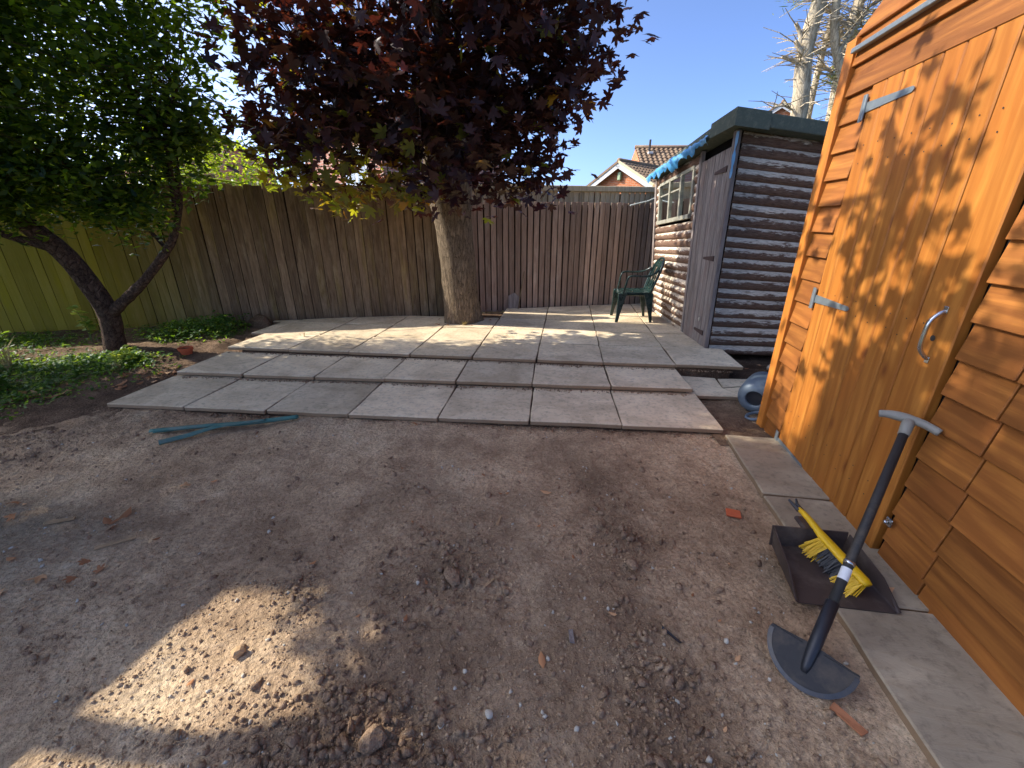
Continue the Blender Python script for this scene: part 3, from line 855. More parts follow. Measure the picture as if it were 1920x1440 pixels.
# door of tongued planks
odoor = obj('door', None, None, os_, OM @ T((UD0, 0, 0)))
n = 9; wd = (UD1 - UD0) / n
for i in range(n):
    extra = .012 if i == n - 1 else 0
    obox('plank', UD0 + wd * i + .003, UD0 + wd * (i + 1) - .003, .0, .030 + random.uniform(-.001, .001) + extra, .012, 2.185, MAT_ORANGE_DOOR, odoor, .005)
obox('door_gap', UD1 + .004, UD1 + .018, -.03, .006, .0, 2.185, MAT_DARKGAP)  # dark strip painted as the shade in the gap beside the door
obox('threshold', UD0, UD1, -.03, .018, -.04, .008, MAT_ORANGE_TRIM)
for z, tip in ((2.075, .05), (1.05, .02), (.035, .0)):
    m = MB()
    m.prism([(0, -.024), (.34, -.013), (.352, -.004), (.352, .004), (.34, .013), (0, .024)], 0, .004)
    hg = obj('hinge', m.mesh(), MAT_ZINC, odoor, OM @ T((UD0 + .004, -.0315, z)) @ RX(R(90)))
    m = MB().box(-.036, -.006, -.004, 0, -.065, .065)
    obj('hinge_plate', m.mesh(), MAT_ZINC, hg, OM @ T((UD0, -.036, z)))
    m = MB().tube([(0, 0, -.06), (0, 0, .06)], .0065, 8)
    obj('hinge_pin', m.mesh(), MAT_ZINC, hg, OM @ T((UD0 - .001, -.040, z)))
m = MB().tube(smooth_path([(0, -.002, 0), (0, -.02, .012), (0, -.044, .045), (0, -.048, .1), (0, -.044, .155), (0, -.02, .188), (0, -.002, .2)], 4), .0085, 8)
hd = obj('handle', m.mesh(smooth=True), MAT_SILVER, odoor, OM @ T((1.318, -.043, .965)))
for z in (-.012, .2):
    obj('handle_plate', MB().box(-.011, .011, -.004, 0, 0, .026).mesh(bevel=.001), MAT_SILVER, hd, OM @ T((1.318, -.0435, .965 + z - .007)))
obj('keyhole', MB().lathe([(0, 0), (.012, 0), (.012, .002), (0, .003)], 12).mesh(), MAT_DARKSTEEL, odoor, OM @ T((1.305, -.0435, 1.05)) @ RX(R(90)))
bl = obj('bolt', MB().box(-.02, .02, -.008, 0, -.02, .02).mesh(bevel=.003), MAT_SILVER, os_, OM @ T((UD1 + .035, -.036, .215)))
obj('bolt_knob', MB().lathe([(.0, 0), (.008, 0), (.009, .014), (0, .018)], 10).mesh(smooth=True), MAT_SILVER, bl, OM @ T((UD1 + .035, -.046, .215)) @ RX(R(90)))
m = MB()
for i in range(n):
    for z in (.22, .30, 1.02, 1.10, 1.80, 1.88):
        u = wd * (i + .5) + random.uniform(-.02, .02)
        m.lathe([(.0, 0), (.0035, 0), (.0035, .0008), (0, .001)], 6, T((u, -.0312, z + random.uniform(-.01, .01))) @ RX(R(90)))
nl = obj('nail_heads', m.mesh(), MAT_DARKSTEEL, odoor, OM @ T((UD0, 0, 0))); nl['kind'] = 'stuff'
# body and roof behind the boards
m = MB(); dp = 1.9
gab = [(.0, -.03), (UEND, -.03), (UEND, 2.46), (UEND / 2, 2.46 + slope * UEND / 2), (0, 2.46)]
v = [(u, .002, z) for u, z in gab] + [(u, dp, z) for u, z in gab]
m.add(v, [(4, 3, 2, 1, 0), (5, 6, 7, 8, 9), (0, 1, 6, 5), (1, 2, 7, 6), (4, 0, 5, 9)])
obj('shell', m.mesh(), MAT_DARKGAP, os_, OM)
for sgn in (0, 1):      # side walls of boards
    for k in range(16):
        z0 = -.035 + P_ * k
        M = OM @ T((-.004 if sgn == 0 else UEND + .004, .02 if sgn else dp, z0)) @ RZ(R(90) if sgn else R(-90))
        v = [(0, -.03, 0), (0, 0, 0), (dp - .02, -.03, 0), (dp - .02, 0, 0), (0, -.01, .155), (0, 0, .155), (dp - .02, -.01, .155), (dp - .02, 0, .155)]
        mm = MB(); mm.add(v, [(0, 2, 6, 4), (1, 5, 7, 3), (0, 1, 3, 2), (4, 6, 7, 5), (0, 4, 5, 1), (2, 3, 7, 6)])
        obj('weatherboard', mm.mesh(), MAT_ORANGE_CLAD, os_, M)
ap = 2.46 + slope * UEND / 2
m = MB()
for u0, u1 in ((-.01, UEND / 2), (UEND + .01, UEND / 2)):
    z0, z1 = 2.46 - .01 * slope + .004, ap + .004
    v = [(u0, .02, z0), (u1, .02, z1), (u1, dp + .05, z1), (u0, dp + .05, z0)]
    v += [(a, b_, c + .022) for a, b_, c in v]
    m.add(v, [(0, 1, 2, 3), (7, 6, 5, 4), (0, 4, 5, 1), (1, 5, 6, 2), (2, 6, 7, 3), (3, 7, 4, 0)])
obj('roof', m.mesh(), MAT_FELT, os_, OM)

# ------------------------------------------------------------------ garden chair
chair = thing('garden_chair', (1.76, 6.06, .152), 'dark green moulded plastic garden armchair beside the old shed', 'chair', rz=R(176))
CM = W(chair)
def rect_leg(foot, topp, w0, d0, w1, d1):
    f, t = Vector(foot), Vector(topp); rings = []
    for k in range(5):
        a = k / 4; p = f.lerp(t, a); ww = w0 + (w1 - w0) * a ** 1.5; dd = d0 + (d1 - d0) * a ** 1.5
        rings.append([tuple(p + Vector((x * dd / 2, y * ww / 2, 0))) for x, y in ((-1, -1), (1, -1), (1, 1), (-1, 1))])
    return MB().loft(rings)
for sy in (-1, 1):
    obj('leg', rect_leg((.25, sy * .235, 0), (.19, sy * .205, .415), .032, .040, .055, .12).mesh(bevel=.006), MAT_GREEN_CHAIR, chair, CM)
    obj('leg', rect_leg((-.235, sy * .225, 0), (-.17, sy * .19, .415), .030, .034, .05, .13).mesh(bevel=.006), MAT_GREEN_CHAIR, chair, CM)
    pth = smooth_path([(.19, sy * .225, .405), (.165, sy * .245, .53), (.145, sy * .255, .625), (.10, sy * .262, .655), (-.05, sy * .268, .655), (-.15, sy * .262, .665), (-.225, sy * .235, .70), (-.265, sy * .21, .735)], 4)
    m = MB(); rings = []
    for i, p in enumerate(pth):
        d = (pth[min(i + 1, len(pth) - 1)] - pth[max(i - 1, 0)]).normalized()
        nrm = Vector((0, 1, 0)).cross(d).normalized()
        rings.append([tuple(p + Vector((0, a * .026, 0)) + nrm * b_ * .011) for a, b_ in ((-1, -1), (1, -1), (1, 1), (-1, 1))])
    m.loft(rings)
    obj('armrest', m.mesh(bevel=.005), MAT_GREEN_CHAIR, chair, CM)
m = MB(); seat = []
for i in range(9):
    f = -.21 + .44 * i / 8
    hw = .205 + .02 * math.sin(i / 8 * 3.14)
    seat.append([(f, hw * (2 * j / 8 - 1), .428 - .018 * math.sin(math.pi * j / 8) * math.sin(math.pi * i / 8) - (.02 * max(0, i - 6) / 2) ** 1 ) for j in range(9)])
top_ = [p for r in seat for p in r]; k = len(top_)
v = top_ + [(a, b_, c - .022) for a, b_, c in top_]
f = []
for i in range(8):
    for j in range(8):
        a = i * 9 + j; f.append((a, a + 1, a + 10, a + 9)); f.append((k + a + 9, k + a + 10, k + a + 1, k + a))
for i in range(8):
    f += [(i * 9 + 9, k + i * 9 + 9, k + i * 9, i * 9), (i * 9 + 8, k + i * 9 + 8, k + i * 9 + 17, i * 9 + 17), (i, k + i, k + i + 1, i + 1), (72 + i + 1, k + 72 + i + 1, k + 72 + i, 72 + i)]
m.add(v, f); obj('seat', m.mesh(smooth=False), MAT_GREEN_CHAIR, chair, CM)
m = MB().box(-.20, .20, -.20, .20, .375, .405)
obj('seat_skirt', m.mesh(bevel=.01), MAT_GREEN_CHAIR, chair, CM)
def back_pt(y, z):      # the reclined, slightly dished back
    return Vector((-.205 - (z - .42) * .34 + .35 * y * y, y, z))
m = MB()
pth = smooth_path([back_pt(-.185, .42), back_pt(-.205, .55), back_pt(-.215, .68), back_pt(-.185, .79), back_pt(-.10, .855), back_pt(0, .872), back_pt(.10, .855), back_pt(.185, .79), back_pt(.215, .68), back_pt(.205, .55), back_pt(.185, .42)], 4)
m.tube(pth, .019, 8)
back = obj('backrest', m.mesh(smooth=True), MAT_GREEN_CHAIR, chair, CM)
for zc, hh in ((.455, .03), (.80, .045)):
    m = MB(); rr = []
    for j in range(11):
        y = -.185 + .37 * j / 10
        zt = hh * (1 - .4 * abs(y) / .18)
        rr.append([tuple(back_pt(y, zc - zt) + Vector((-.007, 0, 0))), tuple(back_pt(y, zc - zt) + Vector((.007, 0, 0))), tuple(back_pt(y, zc + zt) + Vector((.007, 0, 0))), tuple(back_pt(y, zc + zt) + Vector((-.007, 0, 0)))])
    m.loft(rr); obj('back_band', m.mesh(smooth=False), MAT_GREEN_CHAIR, back, CM)
for y0, y1, bow in ((-.15, -.12, -.02), (-.09, -.05, .03), (-.03, -.015, -.025), (.03, .015, .025), (.09, .05, -.03), (.15, .12, .02)):
    m = MB(); rr = []
    for j in range(9):
        t = j / 8; z = .47 + .32 * t; y = y0 + (y1 - y0) * t + bow * math.sin(math.pi * t); hw = .012 + .014 * math.sin(2 * math.pi * t) ** 2
        rr.append([tuple(back_pt(y + a * hw, z) + Vector((b_ * .006, 0, 0))) for a, b_ in ((-1, -1), (1, -1), (1, 1), (-1, 1))])
    m.loft(rr); obj('splat', m.mesh(), MAT_GREEN_CHAIR, back, CM)

# ------------------------------------------------------------------ half-moon edger leaning on the shed
eb, et = Vector((.985, .945, -.004)), Vector((1.655, 1.545, .725))
ed = (et - eb).normalized(); ew = Vector((.70, -.714, 0)); ew = (ew - ed * ew.dot(ed)).normalized(); en = ed.cross(ew)
EM = frame(eb, ew, -en, ed)       # x across the blade, z up the shaft, y blade normal
edg = thing('lawn_edger', tuple(eb), 'half-moon lawn edger with grey T handle leaning against the orange shed', 'edger')
r = .135
pts = [(r * math.cos(a), r * 1.02 + r * math.sin(a) * 1.0) for a in [math.pi + math.pi * i / 22 for i in range(23)]]
m = MB()
poly = [(x, z) for x, z in pts] + [(r * .98, r * 1.02 + .012), (.03, r * 1.02 + .02), (-.03, r * 1.02 + .02), (-r * .98, r * 1.02 + .012)]
m.prism(poly, -.0015, .0015, RX(R(90)))
bld = obj('blade', m.mesh(), MAT_DARKSTEEL, edg, EM)
ring = []
m = MB()
m.tube([(.93 * x, -.004, .135 + (z - .135) * .9) for x, z in pts[1:-1]], .005, 6)
obj('blade_rib', m.mesh(smooth=True), MAT_DARKSTEEL, bld, EM)
m = MB(); rr = []
for x, z in pts:
    zc = r * 1.02; rr.append([(x * k_, y_, zc + (z - zc) * k_) for k_, y_ in ((.90, -.0045), (1.012, -.001), (1.012, .001), (.90, .0045))])
m.loft(rr); obj('cutting_edge', m.mesh(), plain('worn_steel', srgb(72, 72, 72), .45, .3, .5, .2, 40, .2, srgb(96, 84, 70)), bld, EM)
m = MB()
for k_ in range(-5, 6):
    a_ = math.radians(270 + k_ * 13); zc = r * 1.02
    m.tube([(math.cos(a_) * .04, -.003, zc + math.sin(a_) * .04), (math.cos(a_) * .115, -.003, zc + math.sin(a_) * .115)], [.0035, .0018], 6)
obj('blade_flutes', m.mesh(), MAT_DARKSTEEL, bld, EM)
m = MB().box(-r, r, -.012, .006, 0, .004, T((0, 0, r * 1.02 + .012)))
m = MB()
for sx in (-1, 1):
    obj('tread', MB().box(.032 if sx > 0 else -r * .98, r * .98 if sx > 0 else -.032, -.014, .004, r * 1.02 + .008, r * 1.02 + .014).mesh(bevel=.002), MAT_DARKSTEEL, bld, EM)
m = MB(); m.lathe([(.010, .06), (.016, .09), (.021, .15), (.0215, .33)], 14)
obj('socket', m.mesh(smooth=True), MAT_BLACK, edg, EM)
LSH = (et - eb).length
m = MB(); m.lathe([(.0165, .32), (.0165, LSH - .03)], 14)
shf = obj('shaft', m.mesh(smooth=True), MAT_DARKSTEEL, edg, EM)
m = MB(); m.lathe([(.0172, .42), (.0172, .468)], 14, caps=False)
obj('label_sticker', m.mesh(smooth=True), MAT_WHITE, shf, EM)
m = MB(); m.lathe([(.019, .484), (.019, .497)], 14)
obj('ferrule', m.mesh(smooth=True), MAT_SILVER, shf, EM)
m = MB(); m.lathe([(.019, LSH - .07), (.021, LSH - .03), (.022, LSH)], 14)
path_ = smooth_path([(-.098, 0, LSH + .002), (-.06, 0, LSH + .012), (0, 0, LSH + .012), (.05, 0, LSH + .004), (.098, 0, LSH - .016)], 5)
m.tube(path_, [.015, .016, .016, .016, .017, .018, .019, .02, .02, .02, .019, .018, .018, .017, .017, .0165, .016, .016, .0165, .016, .015][:len(path_)], 12)
obj('t_handle', m.mesh(smooth=True), MAT_GREY_GRIP, edg, EM)

# ------------------------------------------------------------------ dustpan and brush
PB = Vector((1.37, 1.235, .034))
px_ = Vector((1.556 - 1.176, 1.21 - 1.265, 0)).normalized(); py_ = Vector((0, 0, 1)).cross(px_)
PM = frame(PB, px_, py_, (0, 0, 1))
pan = thing('dustpan', tuple(PB), 'large dark brown dustpan lying on the path edge by the shed door', 'dustpan')
m = MB()
hw0, hw1, dpt = .180, .150, .33
base = [(-hw0, 0, 0), (hw0, 0, 0), (hw0 * .97, .12, .004), (hw1, dpt, .006), (-hw1, dpt, .006), (-hw0 * .97, .12, .004)]
th_ = .006
m.add(base + [(a, b_, c - th_) for a, b_, c in base], [(0, 1, 2, 3, 4, 5), (11, 10, 9, 8, 7, 6), (0, 6, 7, 1), (1, 7, 8, 2), (2, 8, 9, 3), (3, 9, 10, 4), (4, 10, 11, 5), (5, 11, 6, 0)])
obj('tray', m.mesh(), MAT_PAN, pan, PM)
m = MB()
def pan_wall(p, q, h0, h1, out):
    v = [(p[0], p[1], p[2] - .004), (q[0], q[1], q[2] - .004), (q[0] + out[0], q[1] + out[1], q[2] + h1), (p[0] + out[0], p[1] + out[1], p[2] + h0)]
    o = Vector((out[0], out[1], 0)).normalized() * .005
    v += [(a + o.x, b_ + o.y, c) for a, b_, c in v]
    m.add(v, [(0, 1, 2, 3), (7, 6, 5, 4), (0, 4, 5, 1), (1, 5, 6, 2), (2, 6, 7, 3), (3, 7, 4, 0)])
pan_wall((-hw0, 0.0, 0), (-hw0 * .97, .12, .004), .004, .075, (-.012, 0)); pan_wall((-hw0 * .97, .12, .004), (-hw1, dpt, .006), .075, .10, (-.012, 0))
pan_wall((hw0 * .97, .12, .004), (hw0, 0, 0), .06, .004, (.012, 0)); pan_wall((hw1, dpt, .006), (hw0 * .97, .12, .004), .10, .06, (.012, 0))
pan_wall((-hw1 - .016, dpt, .006), (hw1 + .016, dpt, .006), .10, .10, (0, .014))
obj('wall', m.mesh(), MAT_PAN, pan, PM)
m = MB().box(-.03, .03, .0, .13, -.012, .012)
obj('handle', m.mesh(bevel=.008), MAT_PAN, pan, PM @ T((.02, dpt + .012, .075)))
a0, a1 = Vector((1.435, 1.715, .165)), Vector((1.475, 1.285, .10))
bd = (a1 - a0).normalized(); bx = Vector((0, 0, 1)).cross(bd).normalized(); bz = bd.cross(bx)
BM_ = frame(a0, bd, bx, bz)
LB = (a1 - a0).length
br = thing('hand_brush', tuple(a1), 'yellow hand brush with splayed yellow and dark bristles lying in the dustpan', 'brush')
m = MB(); rr = []
for t, w_, h_, zo in ((0.04, .012, .010, .0), (.12, .014, .012, .004), (.22, .016, .013, .003), (.34, .019, .013, -.003), (.42, .024, .014, -.006), (.7, .026, .014, -.004), (.95, .025, .013, 0), (1.0, .018, .010, 0)):
    rr.append([(LB * t, w_ * math.cos(2 * math.pi * j / 10), zo + h_ * math.sin(2 * math.pi * j / 10)) for j in range(10)])
m.loft(rr); obj('stock', m.mesh(smooth=True), MAT_YELLOW, br, BM_)
m = MB()
for s_ in (-1, 1): m.tube([(.03, s_ * .008, 0), (-.01, s_ * .010, .002), (-.035, s_ * .02, .012)], [.010, .008, .005], 6)
obj('hanging_hook', m.mesh(), MAT_BLACK, br, BM_)
def tufts(ts, mat, nm, spread, ln, n):
    m = MB()
    for i in range(n):
        t = random.uniform(*ts); sd = random.uniform(-.02, .02)
        d = Vector((random.uniform(-.35, .35), random.uniform(.35, 1.1) * spread, -1.0)).normalized()
        p = Vector((LB * t, sd, -.008)); l = ln * random.uniform(.75, 1.1)
        q = p + d * l + Vector((0, 0, -.01 * random.random()))
        o = Vector((.0016, 0, 0)); o2 = Vector((0, .0014, .001))
        m.add([tuple(p - o), tuple(p + o), tuple(q + o * 1.2), tuple(q - o * 1.2), tuple(p + o2), tuple(q + o2 * 1.3)], [(0, 1, 2, 3), (1, 4, 5, 2), (4, 0, 3, 5)])
    b_ = obj(nm, m.mesh(), mat, br, BM_); b_['kind'] = 'stuff'
tufts((.42, .57), MAT_YELLOW, 'yellow_bristles', -1.3, .095, 130)
tufts((.82, .98), MAT_YELLOW, 'yellow_bristles', -1.2, .09, 130)
tufts((.54, .84), MAT_BLACK, 'dark_bristles', -1.0, .08, 260)

# ------------------------------------------------------------------ watering can, pot, pipe, stones
can = thing('watering_can', (2.06, 3.14, .0), 'grey watering can lying on its side behind the orange shed corner', 'watering can')
ax = Vector((-.66, -.74, -.10)).normalized(); cx_ = Vector((0, 0, 1)).cross(ax).normalized(); cz_ = ax.cross(cx_)
KM = frame((2.10, 3.24, .150), cx_, cz_, ax)
m = MB(); m.lathe([(.0, -.16), (.125, -.16), (.136, -.15), (.140, -.05), (.140, .09), (.132, .125), (.105, .145), (.075, .15), (.07, .15), (.066, .13), (.06, .0), (0, -.02)], 28)
obj('body', m.mesh(smooth=True), MAT_CAN, can, KM)
m = MB(); m.lathe([(.064, .128), (.064, .13), (0, .131)], 20)
obj('mouth_shade', m.mesh(), MAT_BLACK, can, KM)  # black disc stands in for the shade inside the opening
m = MB(); m.tube([(2.0 + .075 * math.cos(a), 3.05 + .055 * math.sin(a), .022 + .018 * math.cos(a)) for a in [2 * math.pi * i / 20 for i in range(19)]], .013, 8)
obj('handle', m.mesh(smooth=True), MAT_CAN, can)
m = MB(); m.tube(smooth_path([(2.16, 3.2, .08), (2.28, 3.1, .06), (2.42, 3.02, .05)], 4), .018, 8)
obj('spout', m.mesh(smooth=True), MAT_CAN, can)

pot = thing('plant_pot', (-3.70, 4.50, .085), 'small terracotta pot at the bed edge left of the steps', 'pot')
m = MB(); m.lathe([(.045, 0), (.062, .07), (.072, .07), (.074, .10), (.066, .10), (.058, .06), (0, .055)], 20, RZ(.3))
obj('bowl', m.mesh(smooth=False), MAT_TERRA, pot, T((-3.70, 4.50, .078)))
obj('compost', MB().lathe([(.0, .08), (.062, .08), (0, .086)], 16).mesh(), MAT_BED, pot, T((-3.70, 4.50, .078)))

def gutter(pts, wd, curl, twist, mat):
    """a split plastic pipe: a C-shaped strip along a path"""
    P = smooth_path(pts, 8); rings = []
    for i, p in enumerate(P):
        t = i / (len(P) - 1)
        d = (P[min(i + 1, len(P) - 1)] - P[max(i - 1, 0)]).normalized()
        s_ = Vector((0, 0, 1)).cross(d).normalized(); u = d.cross(s_)
        c = curl[0] + (curl[1] - curl[0]) * t; tw = twist[0] + (twist[1] - twist[0]) * t
        r_ = wd / max(c, .3); ring = []
        for side_ in (0, 1):
            for j in range(9):
                a = (j / 8 - .5) * c * (1 if side_ == 0 else -1) + tw
                rr_ = r_ - (.0025 if side_ else 0)
                ring.append(tuple(p + s_ * math.sin(a) * rr_ + u * (math.cos(a) * rr_ - r_ * math.cos(min(c, 2 * math.pi - .2) / 2) * .3 + random.uniform(-.0012, .0012))))
        rings.append(ring)
    m = MB(); m.loft(rings); return m.mesh(smooth=True)
pipe = thing('split_pipe', (-1.7, 3.0, .0), 'split teal plastic pipe lying on the soil before the lowest step', 'pipe')
def gp(x, y, dz): return (x, y, float(soil_h(x, y)) + dz)
obj('pipe_half', gutter([gp(-2.74, 2.78, .022), gp(-2.4, 2.86, .03), gp(-2.1, 2.92, .034), gp(-1.72, 2.99, .024)], .09, (3.6, 4.6), (.6, .1), MAT_TEAL), MAT_TEAL, pipe)
obj('pipe_half', gutter([gp(-2.56, 2.63, .018), gp(-2.42, 2.74, .024), gp(-2.25, 2.84, .04), gp(-1.95, 2.93, .045)], .065, (3.0, 2.4), (-.5, .5), MAT_TEAL), MAT_TEAL, pipe)

def rock(name, loc, r, mat, label, cat, group=None, sq=(1, 1, .7), seed=0):
    bm = bmesh.new(); bmesh.ops.create_icosphere(bm, subdivisions=2, radius=1)
    rg = random.Random(seed)
    for v_ in bm.verts:
        k = 1 + rg.uniform(-.13, .13) + .18 * math.sin(v_.co.x * 3 + seed) * math.cos(v_.co.y * 2.3 + seed * 2)
        v_.co = Vector((v_.co.x * sq[0], v_.co.y * sq[1], v_.co.z * sq[2])) * (k * r)
    me = bpy.data.meshes.new('m'); bm.to_mesh(me); bm.free()
    return tag(obj(name, me, mat, M=T(loc) @ RZ(rg.uniform(0, 6))), label, cat, group)
rock('stone', (2.80, 4.18, .045), .075, MAT_STONE, 'pale rounded stone on the earth below the old shed', 'stone', seed=3, sq=(1.2, .8, .6))
rock('stone', (-1.02, 1.065, .012), .024, MAT_CHIP, 'pale chunk of stone in the sunlit patch of soil', 'stone', seed=5)
rock('stone', (-.075, .86, .008), .014, MAT_STONE, 'small white pebble near the bottom of the soil', 'stone', seed=6)
rock('clod', (-.27, 1.41, .022), .04, MAT_CLOD, 'large brown clod of earth in the middle of the soil', 'clod', sq=(1.3, .8, .7), seed=8)
rock('clod', (.56, 1.48, .02), .028, MAT_CLOD, 'dark angular clod right of the middle of the soil', 'clod', sq=(1.2, .9, .8), seed=9)
rock('clod', (-.43, .78, .02), .04, MAT_CLOD, 'brown clod of earth at the front edge of the heap', 'clod', sq=(1.0, .9, .8), seed=12)
m = MB().box(-.036, .036, -.028, .028, 0, .012)
tag(obj('tile_fragment', m.mesh(bevel=.002), MAT_TERRA, M=T((1.215, 1.85, float(soil_h(1.215, 1.85)) + .006)) @ RZ(-.35) @ RX(.08)), 'flat orange fragment of tile on the smooth soil', 'tile')
# garden cane and rubbish against the mauve fence
m = MB().tube([(.10, 6.82, .15), (.20, 6.93, .75)], .008, 6)
tag(obj('garden_cane', m.mesh(), MAT_POST), 'thin cane leaning on the fence right of the maple trunk', 'cane')
m = MB().add([(0, 0, 0), (.16, .02, 0), (.18, .03, .20), (.10, .02, .27), (.0, .0, .22), (0, .012, 0), (.16, .032, 0), (.18, .042, .20), (.10, .032, .27), (.0, .012, .22)], [(0, 1, 2, 3, 4), (9, 8, 7, 6, 5), (0, 5, 6, 1), (1, 6, 7, 2), (2, 7, 8, 3), (3, 8, 9, 4), (4, 9, 5, 0)])
tag(obj('broken_panel', m.mesh(), MAT_OLD_DOOR, M=T((-.06, 6.83, .15)) @ RX(-.15)), 'broken bit of grey board leaning at the fence foot by the cane', 'board')

# ------------------------------------------------------------------ leaves
half = [(90, 1.0), (80, .78), (74, .80), (66, .52), (57, .44), (51, .66), (44, .78), (37, 1.0), (30, .76), (23, .70), (14, .40), (4, .52), (-8, .72), (-20, .50), (-45, .34), (-75, .20)]
pol = half + [(180 - a, r_) for a, r_ in reversed(half[1:])]
MV = np.array([(0, .05, 0)] + [(r_ * math.cos(R(a)), r_ * math.sin(R(a)), 0) for a, r_ in pol])
MV[:, 2] = -.16 * np.abs(MV[:, 0]) - .14 * MV[:, 1] ** 2 + .05 * np.sin(MV[:, 0] * 7)
MF = np.array([(0, i + 1, (i + 1) % len(pol) + 1) for i in range(len(pol))])
OV = np.array([(0, -1, 0), (.38, -.4, -.10), (.40, .25, -.10), (0, 1.05, -.22), (-.40, .25, -.10), (-.38, -.4, -.10)])
OF = np.array([(0, 1, 2), (0, 2, 3), (0, 3, 4), (0, 4, 5)])

def in_lobes(lobes, n, power=.42, rg=RNG):
    """points spread through a union of ellipsoids, denser towards the skin"""
    vol = np.array([l[1][0] * l[1][1] * l[1][2] for l in lobes]) ** .8
    idx = rg.choice(len(lobes), n, p=vol / vol.sum())
    d = rg.normal(size=(n, 3)); d /= np.linalg.norm(d, axis=1)[:, None]
    r_ = rg.random(n) ** power
    return np.array([lobes[i][0] for i in idx]) + d * r_[:, None] * np.array([lobes[i][1] for i in idx])

def clusters(centres, per, spread, rg=RNG):
    n = len(centres) * per
    return np.repeat(centres, per, 0) + rg.normal(size=(n, 3)) * np.array(spread)

def sun_gap(lv):
    """drop leaves that hang in the gap the sun shines through on to the soil"""
    gx = lv[:, 0] + lv[:, 2] * math.cos(SUN_BACK) / math.tan(SUN_EL); gy = lv[:, 1] - lv[:, 2] * math.sin(SUN_BACK) / math.tan(SUN_EL)
    return lv[~((gx > -1.75) & (gx < -.80 + .12 * np.sin(gy * 9)) & (gy > .4) & (gy < 1.38 - .12 * (gx + 1.2)))]

def branch_path(a, b, sag=.1, k=5):
    a, b = Vector(a), Vector(b); L = (b - a).length
    mid = [a.lerp(b, t) + Vector((random.uniform(-.06, .06), random.uniform(-.06, .06), sag * math.sin(math.pi * t) + random.uniform(-.04, .04))) * L for t in (.33, .66)]
    return smooth_path([a] + mid + [b], k)

def limb(tree, a, b, r0, r1, mat, name='branch', sag=.08):
    P = branch_path(a, b, sag)
    return obj(name, MB().tube(P, [r0 + (r1 - r0) * i / (len(P) - 1) for i in range(len(P))], 8, .05).mesh(smooth=True), mat, tree), P

def twig_mesh(starts, ends, r0=.006, r1=.0022):
    """thin straight-ish twigs, three-sided"""
    v, f = [], []
    for a, b in zip(starts, ends):
        a, b = Vector(a), Vector(b); d = (b - a)
        if d.length < .02: continue
        s_ = d.orthogonal().normalized(); u = d.cross(s_).normalized()
        mid = a.lerp(b, .5) + Vector((random.uniform(-.05, .05), random.uniform(-.05, .05), random.uniform(0, .08))) * d.length * 1.5
        k = len(v)
        for p, r_ in ((a, r0), (mid, (r0 + r1) / 2), (b, r1)):
            for j in range(3):
                an = 2.094 * j; v.append(tuple(p + s_ * math.cos(an) * r_ + u * math.sin(an) * r_))
        for q in range(2):
            for j in range(3): f.append((k + q * 3 + j, k + q * 3 + (j + 1) % 3, k + q * 3 + 3 + (j + 1) % 3, k + q * 3 + 3 + j))
    m = MB(); m.v, m.f = v, f
    return m.mesh()

def nearest(nodes, pts):
    N = np.array([tuple(p) for p in nodes]); out = []
    for p in pts: out.append(N[np.argmin(((N - p) ** 2).sum(1))])
    return out

def trunk_mesh(path_, radii, n=26, furrow=.07, flare=None):
    P = smooth_path(path_, 6); k = len(P); rings = []
    rr_ = np.interp(np.linspace(0, 1, k), np.linspace(0, 1, len(radii)), radii)
    for i, p in enumerate(P):
        d = (P[min(i + 1, k - 1)] - P[max(i - 1, 0)]).normalized()
        x = Vector((1, 0, 0)); x = (x - d * x.dot(d)).normalized(); y = d.cross(x); ring = []
        for j in range(n):
            a = 2 * math.pi * j / n
            fl_ = (flare * math.exp(-i / 2.2) * (.5 + .5 * math.sin(a * 5 + 1)) if flare else 0)
            r_ = rr_[i] * (1 + furrow * (math.sin(a * 7 + i * .15) * .5 + .5 * math.sin(a * 3 + i * .3 + 1)) + random.uniform(-.018, .018)) + fl_
            ring.append(tuple(p + x * math.cos(a) * r_ + y * math.sin(a) * r_))
        rings.append(ring)
    return MB().loft(rings).mesh(smooth=True)

# ------------------------------------------------------------------ purple maple on the patio
maple = thing('maple_tree', (-.72, 5.95, .12), 'purple-leaved maple with a stout grey-brown trunk standing through the patio', 'tree')
obj('trunk', trunk_mesh([(-.71, 5.96, .02), (-.735, 5.95, .5), (-.75, 5.94, 1.0), (-.785, 5.93, 1.5), (-.82, 5.92, 1.95), (-.84, 5.9, 2.5)], [.275, .242, .238, .245, .30, .27], 40, .035, .09), MAT_BARK_M, maple)
ML = [((-.95, 4.95, 3.75), (1.85, 1.6, 1.35)), ((.40, 4.80, 3.30), (.80, .90, .75)), ((.18, 4.95, 2.45), (.55, .65, .52)), ((.55, 4.8, 2.75), (.42, .55, .38)),
      ((-2.05, 4.85, 3.0), (.80, .9, .75)), ((-1.85, 4.95, 2.2), (.72, .75, .42)), ((-.75, 4.75, 2.35), (.95, .65, .62)), ((-1.6, 5.05, 1.80), (.62, .45, .26)), ((-.2, 4.9, 1.88), (.55, .5, .36)), ((.2, 5.0, 2.05), (.45, .45, .35)), ((-2.2, 4.9, 2.3), (.6, .6, .45)), ((-1.75, 5.0, 1.78), (.45, .4, .24)), ((-.8, 4.7, 1.98), (.5, .35, .28)), ((-.8, 5.1, 2.9), (1.5, 1.3, .8))]
